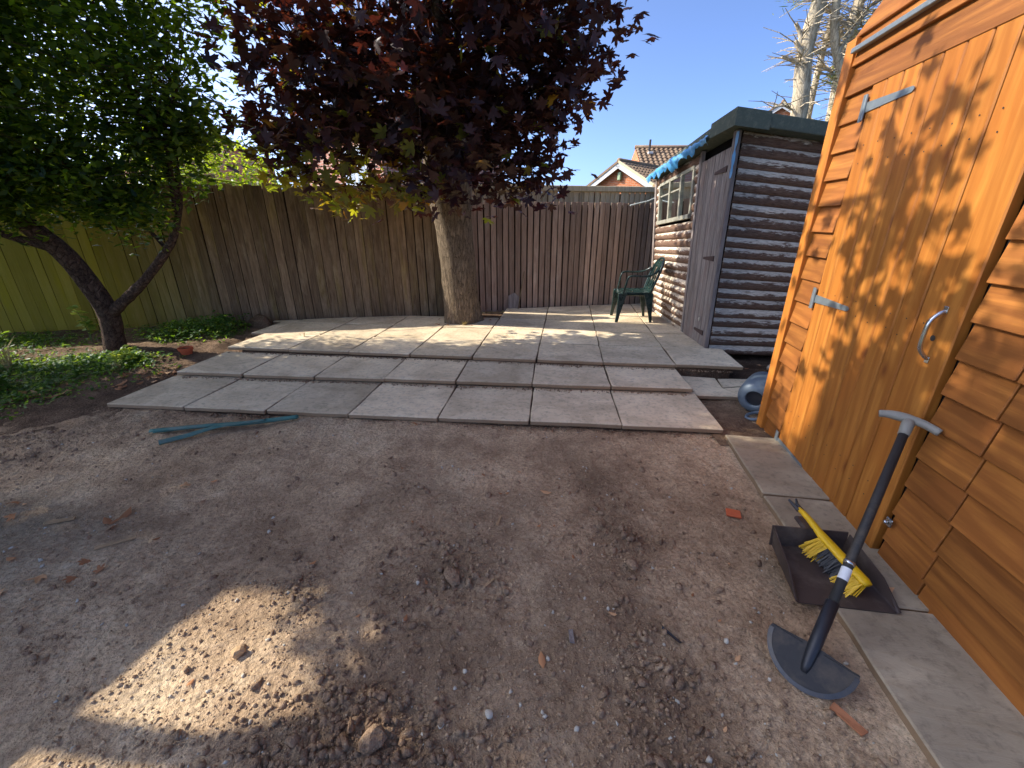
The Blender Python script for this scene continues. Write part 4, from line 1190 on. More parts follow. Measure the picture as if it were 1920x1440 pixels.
# a limb reaching out high over the garden towards the shed
MO = [((-.84, 2.66, 3.62), (.36, .24, .26)), ((-1.05, 2.55, 2.95), (.5, .4, .2)), ((-.9, 2.15, 3.0), (.3, .25, .2))]
cc = in_lobes(ML, 640, .42)
cc = np.concatenate([cc, in_lobes(MO, 24, .6)])
cc = cc[cc[:, 1] < 6.35]
lv = clusters(cc, 13, (.15, .15, .13))
lv = lv[(lv[:, 1] < 6.4) & (lv[:, 2] > 1.5)]
# keep leaves off the trunk itself
lv = lv[~((np.hypot(lv[:, 0] + .8, lv[:, 1] - 5.93) < .42) & (lv[:, 2] < 2.1))]
n = len(lv)
tint = np.clip(.20 + RNG.normal(0, .14, n), 0, .5)
low = np.clip((2.4 - lv[:, 2]) * 1.5, 0, 1) * np.clip((-.6 - lv[:, 0]) * 1.5, 0, 1)       # the lower left has turned green and yellow
up_left = np.clip((-1.9 - lv[:, 0]) * 1.0, 0, 1) * .6
turn = RNG.random(n)
tint = np.where(turn < low * .95 + up_left * .4, np.clip(.7 + RNG.normal(0, .15, n), .45, 1), tint)
tint = np.where((turn > .972), np.clip(.75 + RNG.normal(0, .15, n), .5, 1), tint)
size = RNG.uniform(.068, .118, n)
rot = rand_rot(n, .95)
cam_d = np.linalg.norm(lv - np.array([0, 0, 1.5]), axis=1)
ang = np.abs(lv[:, 0]) / np.maximum(lv[:, 1], .1)
edge_first = np.argsort(cam_d - 1.2 * (lv[:, 0] > .35) - .5 * (lv[:, 2] < 2.2))
single = edge_first[:300]; rest = edge_first[300:]
fol = obj('foliage', scatter(MV, MF, lv[rest], rot[rest], size[rest], tint[rest]), MAT_MAPLE, maple); fol['kind'] = 'stuff'
leaf_variants = []
for tv in (.05, .15, .22, .3, .4, .62, .75, .85, .97):
    leaf_variants.append((tv, np_mesh('maple_leaf', MV * (1 + RNG.uniform(-.08, .08, (len(MV), 1))), MF, {'tint': np.full(len(MV), tv)})))
for i in single:
    me = min(leaf_variants, key=lambda q: abs(q[0] - tint[i]))[1]
    M = Matrix.Translation(lv[i]) @ Matrix([list(map(float, r_)) for r_ in rot[i]]).to_4x4() @ Matrix.Scale(float(size[i]), 4)
    obj('leaf', me, MAT_MAPLE, maple, M)
nodes = []
for b_, r0 in (((.35, 4.85, 3.2), .06), ((-2.0, 4.9, 3.0), .06), ((-1.2, 4.6, 3.6), .08), ((-.5, 4.5, 3.9), .08), ((-.2, 5.0, 2.3), .035), ((-1.7, 5.0, 2.3), .04), ((-.8, 4.5, 2.6), .05), ((.1, 5.4, 3.5), .05), ((-1.6, 5.5, 3.4), .05), ((.5, 4.9, 2.7), .03), ((-.8, 2.7, 3.6), .06), ((-1.5, 5.05, 1.9), .025)):
    o, P = limb(maple, (-.84 + random.uniform(-.1, .1), 5.88, random.uniform(1.95, 2.45)), b_, r0, .012, MAT_BARK_M); nodes += P
ends = [c for c in cc]
tw = obj('twigs', twig_mesh(nearest(nodes, ends), ends), MAT_TWIG, maple); tw['kind'] = 'stuff'

# ------------------------------------------------------------------ green tree in the left bed
apple = thing('fruit_tree', (-4.70, 4.70, .05), 'small-leaved green tree with a dark forked leaning trunk in the left bed', 'tree')
obj('trunk', trunk_mesh([(-4.70, 4.70, -.03), (-4.66, 4.70, .25), (-4.62, 4.69, .52), (-4.66, 4.64, .85), (-4.74, 4.55, 1.22), (-4.92, 4.35, 1.62), (-5.2, 4.15, 2.1)], [.115, .095, .10, .095, .09, .085, .065], 26, .07, .04), MAT_BARK_L, apple)
P = smooth_path([(-4.62, 4.68, .50), (-4.36, 4.68, .68), (-4.06, 4.67, .90), (-3.72, 4.67, 1.22), (-3.56, 4.66, 1.42), (-3.42, 4.66, 1.75), (-3.3, 4.62, 2.3)], 5)
obj('branch', MB().tube(P, [.062 - .042 * i / (len(P) - 1) for i in range(len(P))], 12, .08).mesh(smooth=True), MAT_BARK_L, apple)
nodes = list(P)
for a, b_, r0 in (((-4.9, 4.36, 1.6), (-5.6, 3.4, 2.9), .06), ((-5.0, 4.3, 1.8), (-4.4, 4.0, 3.4), .07), ((-5.2, 4.15, 2.1), (-5.6, 4.6, 3.5), .06), ((-3.5, 4.66, 1.6), (-3.0, 4.4, 2.6), .03), ((-3.42, 4.66, 1.75), (-3.7, 4.5, 3.2), .035), ((-4.74, 4.55, 1.22), (-5.5, 4.1, 1.5), .05),
                   ((-3.72, 4.67, 1.22), (-4.1, 4.5, 1.8), .02), ((-4.4, 4.0, 3.4), (-3.4, 4.1, 3.7), .03)):
    o, P2 = limb(apple, a, b_, r0, .010, MAT_BARK_L); nodes += P2
AL = [((-4.35, 4.15, 2.95), (1.35, 1.35, 1.15)), ((-5.4, 4.3, 2.8), (1.3, 1.4, 1.1)), ((-3.25, 4.35, 2.55), (.62, .8, .68)), ((-3.05, 4.3, 3.35), (.55, .8, .5)), ((-3.9, 4.45, 1.62), (.42, .4, .34)), ((-4.9, 4.3, 1.75), (.7, .5, .35)),
      ((-5.5, 3.1, 3.3), (1.2, 1.0, 1.0)), ((-4.5, 4.1, 3.9), (1.4, 1.4, .8)), ((-5.6, 4.1, 1.25), (.5, .4, .28)), ((-3.5, 4.6, 2.05), (.42, .4, .34)), ((-4.3, 4.2, 2.0), (.9, .6, .5)), ((-3.8, 4.4, 1.78), (.5, .42, .36)), ((-5.0, 4.1, 1.95), (.8, .6, .5)), ((-3.2, 4.5, 2.25), (.5, .5, .4))]
cc = in_lobes(AL, 2000, .5)
lv = clusters(cc, 38, (.115, .115, .07)); n = len(lv)
lv = sun_gap(lv[lv[:, 2] > .95]); n = len(lv)
o = obj('foliage', scatter(OV, OF, lv, rand_rot(n, .75), RNG.uniform(.026, .048, n), np.clip(RNG.normal(.26, .28, n), 0, 1)), MAT_LEAF, apple); o['kind'] = 'stuff'
o = obj('twigs', twig_mesh(nearest(nodes, cc), cc, .005, .002), MAT_TWIG, apple); o['kind'] = 'stuff'

# ------------------------------------------------------------------ beside the camera, to its left: side fence and a taller tree (they shade the soil)
sf = thing('side_fence', (-4.5, -.09, 0), 'plain timber side fence to the left of the bare soil', 'fence')
a, b_ = Vector((-4.5, -.09, 0)), Vector((-3.66, 1.93, 0)); d = (b_ - a).normalized(); nn = Vector((0, 0, 1)).cross(d)
bme = board_mesh(.15, 1.80)
k = 0
while k * .146 < (b_ - a).length:
    obj('board', bme, MAT_FENCE_L, sf, frame(a + d * (k * .146), d, nn, (0, 0, 1))); k += 1
for t in (.02, .5, .97): obj('post', MB().box(-.05, .05, .02, .12, 0, 1.8).mesh(), MAT_POST, sf, frame(a.lerp(b_, t), d, nn, (0, 0, 1)))
t2 = thing('shade_tree', (-4.72, 1.38, -.08), 'slim tall green tree behind the side fence left of the soil', 'tree')
obj('trunk', trunk_mesh([(-4.72, 1.38, -.1), (-4.70, 1.38, 1.2), (-4.72, 1.40, 2.4), (-4.8, 1.5, 3.6), (-4.8, 1.6, 4.8)], [.09, .06, .055, .05, .03], 14, .05), MAT_BARK_L, t2)
TL = [((-4.7, 1.75, 4.2), (1.0, 1.2, 1.2)), ((-4.8, 2.6, 3.9), (.9, .9, 1.1)), ((-4.8, 1.9, 5.2), (.9, 1.1, .7)), ((-4.6, .7, 4.2), (.7, .7, .9))]
cc = in_lobes(TL, 1500, .6)
lv = sun_gap(clusters(cc, 24, (.13, .13, .10))); n = len(lv)
o = obj('foliage', scatter(OV, OF, lv, rand_rot(n, .8), RNG.uniform(.036, .058, n), np.clip(RNG.normal(.35, .25, n), 0, 1)), MAT_LEAF, t2); o['kind'] = 'stuff'
nodes = [Vector((-4.72, 1.4, 2.4)), Vector((-4.8, 1.5, 3.6)), Vector((-4.8, 1.6, 4.8))]
for q in ((-4.6, .4, 4.4), (-5.0, 2.5, 4.3), (-3.7, 1.5, 4.3), (-5.7, 1.5, 4.3)):
    o, P2 = limb(t2, (-4.74, 1.42, 2.75), q, .03, .01, MAT_BARK_L); nodes += P2
o = obj('twigs', twig_mesh(nearest(nodes, cc), cc, .005, .002), MAT_TWIG, t2); o['kind'] = 'stuff'

dc = thing('shade_conifer', (-9.3, 3.82, -.09), 'unseen dense conifer added beyond the left of the garden to shade the soil', 'tree')  # tree added out of view to block the sun from the soil
obj('trunk', MB().tube([(-9.3, 3.82, -.1), (-9.3, 3.82, 8.2)], [.2, .04], 10).mesh(smooth=True), MAT_BARK_L, dc)
k = 15000
zz = RNG.random(k) ** .9 * 8.6 + .3; an = RNG.random(k) * 6.283; rr_ = 1.0 * np.clip((9.3 - zz) / 2.6, .05, 1) ** .7 * RNG.random(k) ** .35
lv = sun_gap(np.stack([-9.3 + np.cos(an) * rr_, 3.82 + np.sin(an) * rr_, zz], 1)); k = len(lv)
o = obj('foliage', scatter(OV * np.array([.8, 1.2, 1]), OF, lv, rand_rot(k, .9), RNG.uniform(.07, .12, k), RNG.random(k) * .5), MAT_CONIF, dc); o['kind'] = 'stuff'

# ------------------------------------------------------------------ bushes beyond the fence
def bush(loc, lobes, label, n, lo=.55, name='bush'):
    t = thing(name, loc, label, 'bush')
    L_ = [((loc[0] + c[0], loc[1] + c[1], loc[2] + c[2]), r_) for c, r_ in lobes]
    cc = in_lobes(L_, n, .4); lv = clusters(cc, 20, (.12, .12, .1)); m_ = len(lv)
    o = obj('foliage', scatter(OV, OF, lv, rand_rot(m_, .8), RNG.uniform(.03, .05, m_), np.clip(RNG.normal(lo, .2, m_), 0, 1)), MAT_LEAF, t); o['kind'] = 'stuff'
    m = MB()
    for q in range(4): m.tube(branch_path((loc[0], loc[1], loc[2]), L_[q % len(L_)][0], .05, 4), .03, 6)
    obj('stems', m.mesh(), MAT_TWIG, t)
    return t
bush((-4.7, 7.6, 0), [((0, 0, 2.1), (.9, .6, .75)), ((.7, .1, 1.8), (.6, .5, .6)), ((-.9, .2, 2.3), (.8, .6, .7))], 'bright green sunlit bush showing above the fence beside the left tree', 260)  # higher leaf tint puts the sunlight into the foliage colour
bush((-8.6, 8.6, 0), [((0, 0, 2.2), (1.4, .8, 1.0)), ((1.4, .1, 2.0), (1.0, .7, .8)), ((-1.5, .2, 2.4), (1.3, .8, 1.1))], 'broad green bush behind the algae-green end of the fence', 320, .45)

# ------------------------------------------------------------------ houses beyond the fences
def brick_mat(name, c1, c2, mortar):
    s = NT(name)
    tc = s.n('TexCoord').outputs['Object']
    sx = s.n('SeparateXYZ', i0=tc)
    cv = s.n('CombineXYZ', i0=sx.outputs[0], i1=sx.outputs[2], i2=0.0).outputs[0]
    b = s.n('TexBrick', i0=cv, Color1=c1 + (1,), Color2=c2 + (1,), Mortar=mortar + (1,), Scale=1.0)
    b.inputs['Brick Width'].default_value = .225; b.inputs['Row Height'].default_value = .075; b.inputs['Mortar Size'].default_value = .008
    n_ = s.noise(tc, 1.3, 5, .6)
    return s.done(s.vary(b.outputs[0], n_, .75, 1.25), .9, s.bump(b.outputs['Fac'], -.4, .01), spec=.15)
MAT_BRICK_O = brick_mat('orange_brick', srgb(176, 96, 58), srgb(196, 118, 74), srgb(176, 156, 132))
MAT_BRICK_P = brick_mat('pink_brick', srgb(178, 118, 98), srgb(196, 138, 116), srgb(188, 172, 154))
MAT_TILE = plain('brown_roof_tile', srgb(128, 106, 84), .85, 0, .2, .18, 6, .2, srgb(150, 132, 108))
MAT_BARGE = plain('grey_white_bargeboard', srgb(196, 196, 192), .6, 0, .3, .06, 10)
MAT_VERGE = plain('sandy_verge_mortar', srgb(206, 190, 150), .9, 0, .2, .1, 10)

def tile_roof(O, ex, ey, nx, ny, tw, tl):
    """rows of rolled tiles lapping down a slope; O = ridge corner, ey points DOWN the slope"""
    O, ex, ey = Vector(O), Vector(ex).normalized(), Vector(ey).normalized()
    nz = ex.cross(ey); nz = nz if nz.z > 0 else -nz
    prof = [(0, .0), (.25, .06), (.45, .065), (.62, .015), (.8, .0), (1, .0)]
    v, f = [], []
    for r_ in range(ny):
        for c in range(nx):
            k = len(v)
            dz = random.uniform(-.006, .006)
            for t_, lift in ((0, .0), (1.06, .045)):
                for u, h in prof:
                    v.append(tuple(O + ex * (c + u) * tw + ey * (r_ + t_) * tl + nz * (h + lift + dz)))
            m_ = len(prof)
            for j in range(m_ - 1): f.append((k + j, k + j + 1, k + m_ + j + 1, k + m_ + j))
            b0 = len(v)
            for u, h in prof: v.append(tuple(O + ex * (c + u) * tw + ey * (r_ + 1.06) * tl + nz * (h - .005)))
            for j in range(m_ - 1): f.append((k + m_ + j, k + m_ + j + 1, b0 + j + 1, b0 + j))
    m = MB(); m.v, m.f = v, f
    return m.mesh()

def gable_house(name, label, apex, gdir, hw, drop, depth, wall_mat, over=.25, lamp=False, tw=.3, tl=.32):
    """gable end in view; gdir = horizontal direction along the gable (left to right seen from the garden)"""
    A = Vector(apex); gd = Vector(gdir).normalized(); rd = Vector((-gd.y, gd.x, 0))       # rd runs back from the gable
    if rd.y < 0: rd = -rd
    t = thing(name, (A.x, A.y, -.08), label, 'house')
    M0 = frame((A.x, A.y, 0), gd, rd, (0, 0, 1))
    ez = A.z - drop
    m = MB(); g_ = [(-hw + over, 0), (hw - over, 0), (hw - over, ez + drop * over / hw), (0, A.z - .08), (-hw + over, ez + drop * over / hw)]
    v = [(x, over, z) for x, z in g_] + [(x, depth, z) for x, z in g_]
    m.add(v, [(4, 3, 2, 1, 0), (5, 6, 7, 8, 9), (0, 1, 6, 5), (1, 2, 7, 6), (4, 0, 5, 9)])
    obj('wall', m.mesh(), wall_mat, t, M0)
    sl = math.hypot(hw, drop); ny = int(sl / tl)
    roof = obj('roof', None, None, t, M0)
    for sg in (-1, 1):
        ey = gd * (sg * hw) + Vector((0, 0, -drop))
        o_ = obj('roof_tiles', tile_roof(A, rd, ey, int(depth / tw), ny, tw, tl), MAT_TILE, roof); o_['kind'] = 'stuff'
        # bargeboard and mortared verge
        L_ = sl
        e_ = ey.normalized()
        up = rd.cross(e_); up = up if up.z > 0 else -up
        obj('bargeboard', MB().box(0, L_, -.02, .02, -.24, -.04).mesh(), MAT_BARGE, roof, frame(A, e_, rd, up))
        obj('verge', MB().box(0, L_, -.05, .12, -.04, .06).mesh(), MAT_VERGE if sg > 0 else MAT_TILE, roof, frame(A, e_, rd, up))
    m = MB().tube([tuple(A + Vector((0, 0, .06))), tuple(A + rd * depth + Vector((0, 0, .06)))], .11, 8)
    obj('ridge', m.mesh(smooth=True), MAT_TILE, roof)
    if lamp:
        m = MB().box(-.09, .09, -.16, 0, -.36, 0)
        obj('gable_lamp', m.mesh(bevel=.03), plain('pale_green_box', srgb(150, 170, 130), .6), t, M0 @ T((0, over, A.z - drop * .24)))  # light fixture below the gable apex, gives no light itself
    return t
gable_house('house', 'small orange brick gable house with white bargeboards behind the pale fence', (5.04, 22, 4.15), (.707, -.707, 0), 3.1, 1.78, 9, MAT_BRICK_O, .28, True)
# the roof standing behind it
h2 = thing('house', (11.5, 30, -.08), 'brown tiled house roof with a vent pipe behind the orange gable', 'house')
obj('wall', MB().box(8.5, 15.5, 28.2, 33.5, -.08, 3.7).mesh(), MAT_BRICK_O, h2)
rf = obj('roof', None, None, h2)
ey = Vector((0, -3.4, -2.4))
o = obj('roof_tiles', tile_roof((8.15, 31, 6.02), (1, 0, 0), ey, 24, 13, .31, .32), MAT_TILE, rf); o['kind'] = 'stuff'
o = obj('roof_tiles', tile_roof((15.6, 31, 6.02), (-1, 0, 0), (0, 3.4, -2.4), 24, 13, .31, .32), MAT_TILE, rf); o['kind'] = 'stuff'
obj('ridge', MB().tube([(8.1, 31, 6.08), (15.6, 31, 6.08)], .12, 8).mesh(smooth=True), MAT_TILE, rf)
m = MB(); m.add([(8.14, 31, 5.98), (8.14, 27.6, 3.58), (8.14, 34.4, 3.58), (8.5, 31, 5.9), (8.5, 27.9, 3.5), (8.5, 34.1, 3.5)], [(0, 1, 2), (5, 4, 3), (0, 3, 4, 1), (0, 2, 5, 3)])
obj('gable_end', m.mesh(), MAT_BRICK_O, h2)
obj('vent_pipe', MB().tube([(8.95, 30.6, 5.6), (8.95, 30.6, 6.45)], .07, 8).mesh(), MAT_DARKSTEEL, rf)
obj('flashing', MB().box(-.16, .16, -.14, .14, 0, .14).mesh(bevel=.03), MAT_BARGE, rf, T((8.95, 30.35, 5.58)))
# pale pink brick house glimpsed through the maple, and another behind the left tree
def plain_house(label, a, b_, depth, hz, rise, mat):
    a, b_ = Vector(a), Vector(b_); gd = (b_ - a).normalized(); rd = Vector((-gd.y, gd.x, 0)); L_ = (b_ - a).length
    t = thing('house', tuple(a + gd * L_ / 2), label, 'house')
    M0 = frame(a, gd, rd, (0, 0, 1))
    obj('wall', MB().box(0, L_, 0, depth, -.08, hz).mesh(), mat, t, M0)
    rf = obj('roof', None, None, t, M0 @ T((0, 0, hz)))
    O = a + rd * (depth / 2) + Vector((0, 0, hz + rise)) - gd * .3
    sl = math.hypot(depth / 2 + .3, rise * 1.05); nx = int((L_ + .6) / .3)
    ey = -rd * (depth / 2) + Vector((0, 0, -rise))
    o = obj('roof_tiles', tile_roof(O, gd, ey, nx, int(sl / .32), .3, .32), MAT_TILE, rf); o['kind'] = 'stuff'
    o = obj('roof_tiles', tile_roof(O + gd * (L_ + .6), -gd, rd * (depth / 2) + Vector((0, 0, -rise)), nx, int(sl / .32), .3, .32), MAT_TILE, rf); o['kind'] = 'stuff'
    wf = obj('window', MB().box(0, 1.1, -.03, .02, 0, 1.0).mesh(), MAT_BARGE, t, M0 @ T((L_ * .55, 0, hz - 1.5)))
    for q in (0, 1): obj('pane', MB().box(.06 + q * .52, .5 + q * .52, -.036, -.031, .07, .93).mesh(), MAT_GLASS, wf, M0 @ T((L_ * .55, 0, hz - 1.5)))
    for sg in (0, 1):
        m = MB(); x = 0 if sg == 0 else L_
        m.add([(x, 0, hz), (x, depth, hz), (x, depth / 2, hz + rise - .1)], [(0, 1, 2)])
        obj('gable_end', m.mesh(), mat, t, M0)
    return t
plain_house('pinkish brick house glimpsed through the lower left of the maple crown', (-6.5, 14.6, 0), (-3.4, 12.2, 0), 5.0, 3.9, 1.2, MAT_BRICK_P)
plain_house('pinkish brick house glimpsed through the crown of the left tree', (-15.5, 17.8, 0), (-11.8, 15.4, 0), 4.0, 3.5, .9, MAT_BRICK_P)
gable_house('house', 'far dark brown gable roof peeping over the old shed beside the bare conifers', (16.7, 30, 8.35), (.9, -.43, 0), 2.4, 1.5, 4, MAT_BRICK_O, .2)

# ------------------------------------------------------------------ bare conifers behind the old shed
def conifer(label, pts, r0, r1, stubs, ntw, sprays, seed):
    rg = random.Random(seed)
    t = thing('bare_conifer', pts[0], label, 'tree', 'bare conifers behind the old shed')
    P = smooth_path(pts, 6); k = len(P); r0 *= .76; r1 *= .76
    rad = [r0 + (r1 - r0) * i / (k - 1) for i in range(k)]
    obj('trunk', MB().tube(P, rad, 14, .06).mesh(smooth=True), MAT_BARK_C, t)
    nodes = []
    for z, dx, dy, dz, rr_ in stubs:
        i = min(range(k), key=lambda q: abs(P[q].z - z)); a = P[i]
        b_ = a + Vector((dx, dy, dz))
        Q = branch_path(a, b_, .06, 4)
        obj('branch', MB().tube(Q, [rr_ * (1 - .45 * j / (len(Q) - 1)) for j in range(len(Q))], 8, .05).mesh(smooth=True), MAT_BARK_C, t); nodes += Q
    st, en = [], []
    pool = [p for p in P if p.z > 2.3] + nodes
    for i in range(int(ntw * 2.6)):
        a = rg.choice(pool); an = rg.uniform(0, 6.28); L_ = rg.uniform(.2, .75)
        st.append(a); en.append(a + Vector((math.cos(an) * L_, math.sin(an) * L_ * .7, rg.uniform(-.25, .45) * L_)))
    o = obj('twigs', twig_mesh(st, en, .012, .005), MAT_BARK_C, t); o['kind'] = 'stuff'
    if sprays:
        lv = []
        for c in sprays: lv.append(np.array(c) + RNG.normal(size=(260, 3)) * np.array((.16, .16, .10)))
        lv = np.concatenate(lv); n_ = len(lv)
        thin = OV * np.array([.28, 1.5, 1])
        o = obj('foliage', scatter(thin, OF, lv, rand_rot(n_, .6), RNG.uniform(.03, .06, n_), RNG.random(n_)), MAT_CONIF, t); o['kind'] = 'stuff'
    return t
conifer('thick pale bare conifer trunk with broken stubs, leftmost behind the old shed', [(5.40, 9, -.1), (5.36, 9, 2.0), (5.34, 9, 3.4), (5.22, 9, 4.4), (5.35, 9, 5.6), (5.5, 9, 7.5)], .22, .13,
        [(3.95, -.30, -.05, .55, .06), (4.1, -.42, 0, .18, .045), (4.25, -.28, 0, .5, .05), (4.6, .05, -.1, .9, .07), (3.3, -.55, -.1, .05, .02), (4.9, -.5, 0, .5, .03)], 60, [(5.0, 9, 5.35), (4.95, 8.9, 5.2)], 1)
conifer('slender curving pale conifer stem crossing in front of the bare trunks', [(6.35, 8.9, -.1), (6.25, 8.9, 2.4), (6.0, 8.9, 3.7), (5.62, 8.9, 4.5), (5.48, 8.9, 5.4), (5.5, 8.9, 7.2)], .10, .08, [(4.2, .35, 0, .6, .03), (3.6, .3, 0, .5, .03)], 60, None, 2)
conifer('pale bare conifer trunk in the middle of the cluster behind the old shed', [(6.3, 9.4, -.1), (6.3, 9.4, 2.5), (6.2, 9.4, 4.2), (6.28, 9.4, 6), (6.4, 9.4, 7.6)], .17, .08, [(4.4, -.4, 0, .4, .035), (4.7, .4, 0, .5, .03), (3.9, -.35, 0, .3, .03)], 90, [(6.15, 9.2, 4.0), (6.4, 9.2, 3.5)], 3)
conifer('pale bare conifer trunk touching the orange shed corner in view', [(6.55, 9.0, -.1), (6.55, 9.0, 2.5), (6.5, 9.0, 4.2), (6.62, 9.0, 6), (6.7, 9.0, 7.6)], .14, .08, [(4.1, -.4, 0, .5, .03), (4.8, .3, 0, .5, .03)], 90, [(6.35, 9.0, 4.7), (6.5, 8.9, 5.3), (6.3, 9, 3.4)], 4)
conifer('thin pale conifer stem rising between the bare trunks behind the old shed', [(6.0, 9.7, -.1), (6.0, 9.7, 2.5), (5.95, 9.7, 4.2), (6.1, 9.7, 6), (6.3, 9.7, 7.6)], .09, .05, [(4.4, .3, 0, .5, .02), (5.0, -.4, 0, .4, .02)], 90, [(6.0, 9.5, 5.7)], 5)

# ------------------------------------------------------------------ lime cord tied above the fence
P = smooth_path([(-4.3, 5.80, 2.06), (-4.05, 5.82, 2.04), (-3.75, 5.9, 2.0), (-3.5, 5.96, 1.96)], 4)
tag(obj('washing_line', MB().tube(P, .011, 6).mesh(smooth=True), MAT_LINE), 'short length of lime green cord strung along the fence top', 'cord')

# ------------------------------------------------------------------ plants in the bed
def plant(loc, n, ln, spread, label, name='weed', tall=0, lo=.5, group=None, lsz=(.018, .032)):
    t = thing(name, loc, label, 'plant', group)
    m = MB(); pos, rt = [], []
    tips = []
    for i in range(n):
        an = random.uniform(0, 6.28); L_ = ln * random.uniform(.6, 1.1); sp = spread * random.uniform(.3, 1)
        P = smooth_path([loc, (loc[0] + math.cos(an) * sp * .4, loc[1] + math.sin(an) * sp * .4, loc[2] + L_ * .6), (loc[0] + math.cos(an) * sp, loc[1] + math.sin(an) * sp, loc[2] + L_ * .95)], 4)
        m.tube(P, [.004 - .0025 * q / (len(P) - 1) for q in range(len(P))], 4)
        tips += [P[-1], P[-2], P[len(P) // 2], P[-3]]
    obj('stems', m.mesh(), MAT_TWIG if tall else MAT_WEED_STEM, t)
    pts = np.array([tuple(p) for p in tips]); lv = clusters(pts, 5, (.03, .03, .02)); k = len(lv)
    o = obj('leaves', scatter(OV * np.array([1.3, 1, 1]), OF, lv, rand_rot(k, .5), RNG.uniform(*lsz, k), np.clip(RNG.normal(lo, .22, k), 0, 1)), MAT_WEED, t); o['kind'] = 'stuff'
    return t
MAT_WEED_STEM = plain('green_stem', srgb(96, 116, 58), .7, 0, .3, .1, 20)
def bz(x, y): return float(bed_h(np.array(x), np.array(y)))
# low creeping cover: a mass
pts = []
for (cx, cy, rx, ry, k) in ((-4.15, 5.35, .75, .42, 700), (-4.9, 4.0, 1.0, .35, 900), (-5.9, 3.9, .8, .6, 600), (-4.35, 4.25, .5, .25, 420), (-4.7, 3.45, .7, .35, 450), (-6.2, 4.9, .9, .4, 500)):
    q = RNG.normal(size=(k, 2)) * .5
    pts.append(np.stack([cx + q[:, 0] * rx, cy + q[:, 1] * ry, np.zeros(k)], 1))
pts = np.concatenate(pts)
mound = np.exp(-(((pts[:, 0] + 4.15) / .6) ** 2 + ((pts[:, 1] - 5.35) / .4) ** 2)) * .16 + .05
pts[:, 2] = bed_h(pts[:, 0], pts[:, 1]) + RNG.random(len(pts)) * mound
keep = pts[:, 0] < -3.45 - .1 * (pts[:, 1] - 4.0)
pts = pts[keep]
lv = clusters(pts, 5, (.03, .03, .012)); k = len(lv)
tag(obj('ground_cover', scatter(OV, OF, lv, rand_rot(k, .55), RNG.uniform(.014, .030, k), np.clip(RNG.normal(.4, .25, k), 0, 1)), MAT_WEED), 'low green leafy ground cover spread over the left bed', 'ground cover', kind='stuff')
plant((-4.15, 4.22, bz(-4.15, 4.22)), 9, .14, .16, 'low bright green sunlit weed in front of the forked tree', lo=.8)
plant((-5.25, 5.0, bz(-5.25, 5.0)), 3, .42, .10, 'tall thin weed with yellow-green top left of the forked trunk', tall=0, lo=.9, lsz=(.03, .05))
plant((-5.6, 4.2, bz(-5.6, 4.2)), 8, .32, .25, 'loose straggly weed at the far left of the bed', lo=.55)
plant((-3.85, 5.55, bz(-3.85, 5.55)), 10, .26, .2, 'clump of feathery greenery at the fence foot right of the forked tree', lo=.4)
plant((-4.75, 3.5, bz(-4.75, 3.5)), 9, .12, .2, 'broad-leaved green weed at the front edge of the bed', lo=.35, lsz=(.04, .065))
# dry grass tufts
def tuft(loc, n, ln, mat, label, name='grass_tuft'):
    v, f = [], []
    for i in range(n):
        an = random.uniform(0, 6.28); L_ = ln * random.uniform(.5, 1.1); lean = random.uniform(.1, .7)
        d = Vector((math.cos(an), math.sin(an), 0)); s_ = Vector((-d.y, d.x, 0)) * .003
        b0 = Vector(loc) + d * random.uniform(0, .03); m1 = b0 + d * L_ * lean * .3 + Vector((0, 0, L_ * .6)); t1 = b0 + d * L_ * lean + Vector((0, 0, L_ * .85))
        k = len(v); v += [tuple(b0 - s_), tuple(b0 + s_), tuple(m1 + s_ * .8), tuple(m1 - s_ * .8), tuple(t1)]; f += [(k, k + 1, k + 2, k + 3), (k + 3, k + 2, k + 4)]
    m = MB(); m.v, m.f = v, f
    return tag(obj(name, m.mesh(), mat), label, 'grass')
MAT_STRAW = plain('dry_grass', srgb(170, 148, 96), .8, 0, .2, .15, 20)
tuft((-5.15, 4.0, bz(-5.15, 4.0)), 40, .34, MAT_STRAW, 'dry straw-coloured grass tuft at the far left of the bed')
tuft((-4.05, 4.0, bz(-4.05, 4.0)), 30, .12, MAT_STRAW, 'short dry grass tuft at the bed edge near the steps')
tuft((-.66, 5.66, .15), 40, .09, MAT_STRAW, 'dry grass wisps at the foot of the maple trunk')
tuft((-2.62, 5.05, .15), 6, .10, MAT_STRAW, 'single grass sprig growing in a joint of the patio')
rock('stone', (-3.55, 5.75, .16), .16, MAT_BED, 'brown lump of earth and rubble at the fence foot by the patio corner', 'rubble', sq=(1.3, .7, .8), seed=21)

# ------------------------------------------------------------------ fallen leaves and chips on the soil
def soil_or(x, y):
    if y > 2.95 and x < -2.6: return bz(x, y)
    return float(soil_h(np.array(x), np.array(y)))
dead = [np_mesh('dead_leaf', np.stack([MV[:, 0], MV[:, 1], .25 * np.sin(MV[:, 0] * 2.2 + q) + .2 * MV[:, 1] ** 2], 1), MF, {'tint': np.full(len(MV), tv)}) for q, tv in ((0, .2), (1, .5), (2, .8))]
deado = [np_mesh('dead_leaf_oval', np.stack([OV[:, 0] * 1.1, OV[:, 1], OV[:, 2] + .25 * OV[:, 1] ** 2], 1), OF, {'tint': np.full(len(OV), tv)}) for tv in (.2, .55, .85)]
def fallen(x, y, s_, me, label, group=None, z=None, name='fallen_leaf'):
    zz = soil_or(x, y) + .008 if z is None else z
    M = T((x, y, zz)) @ RZ(random.uniform(0, 6.28)) @ RX(random.uniform(-.35, .35)) @ Matrix.Scale(s_, 4)
    return tag(obj(name, me, MAT_DEADLEAF, M=M), label, 'leaf', group)
fallen(-2.12, 1.41, .055, dead[2], 'large pale brown lobed leaf at the left edge of the soil')
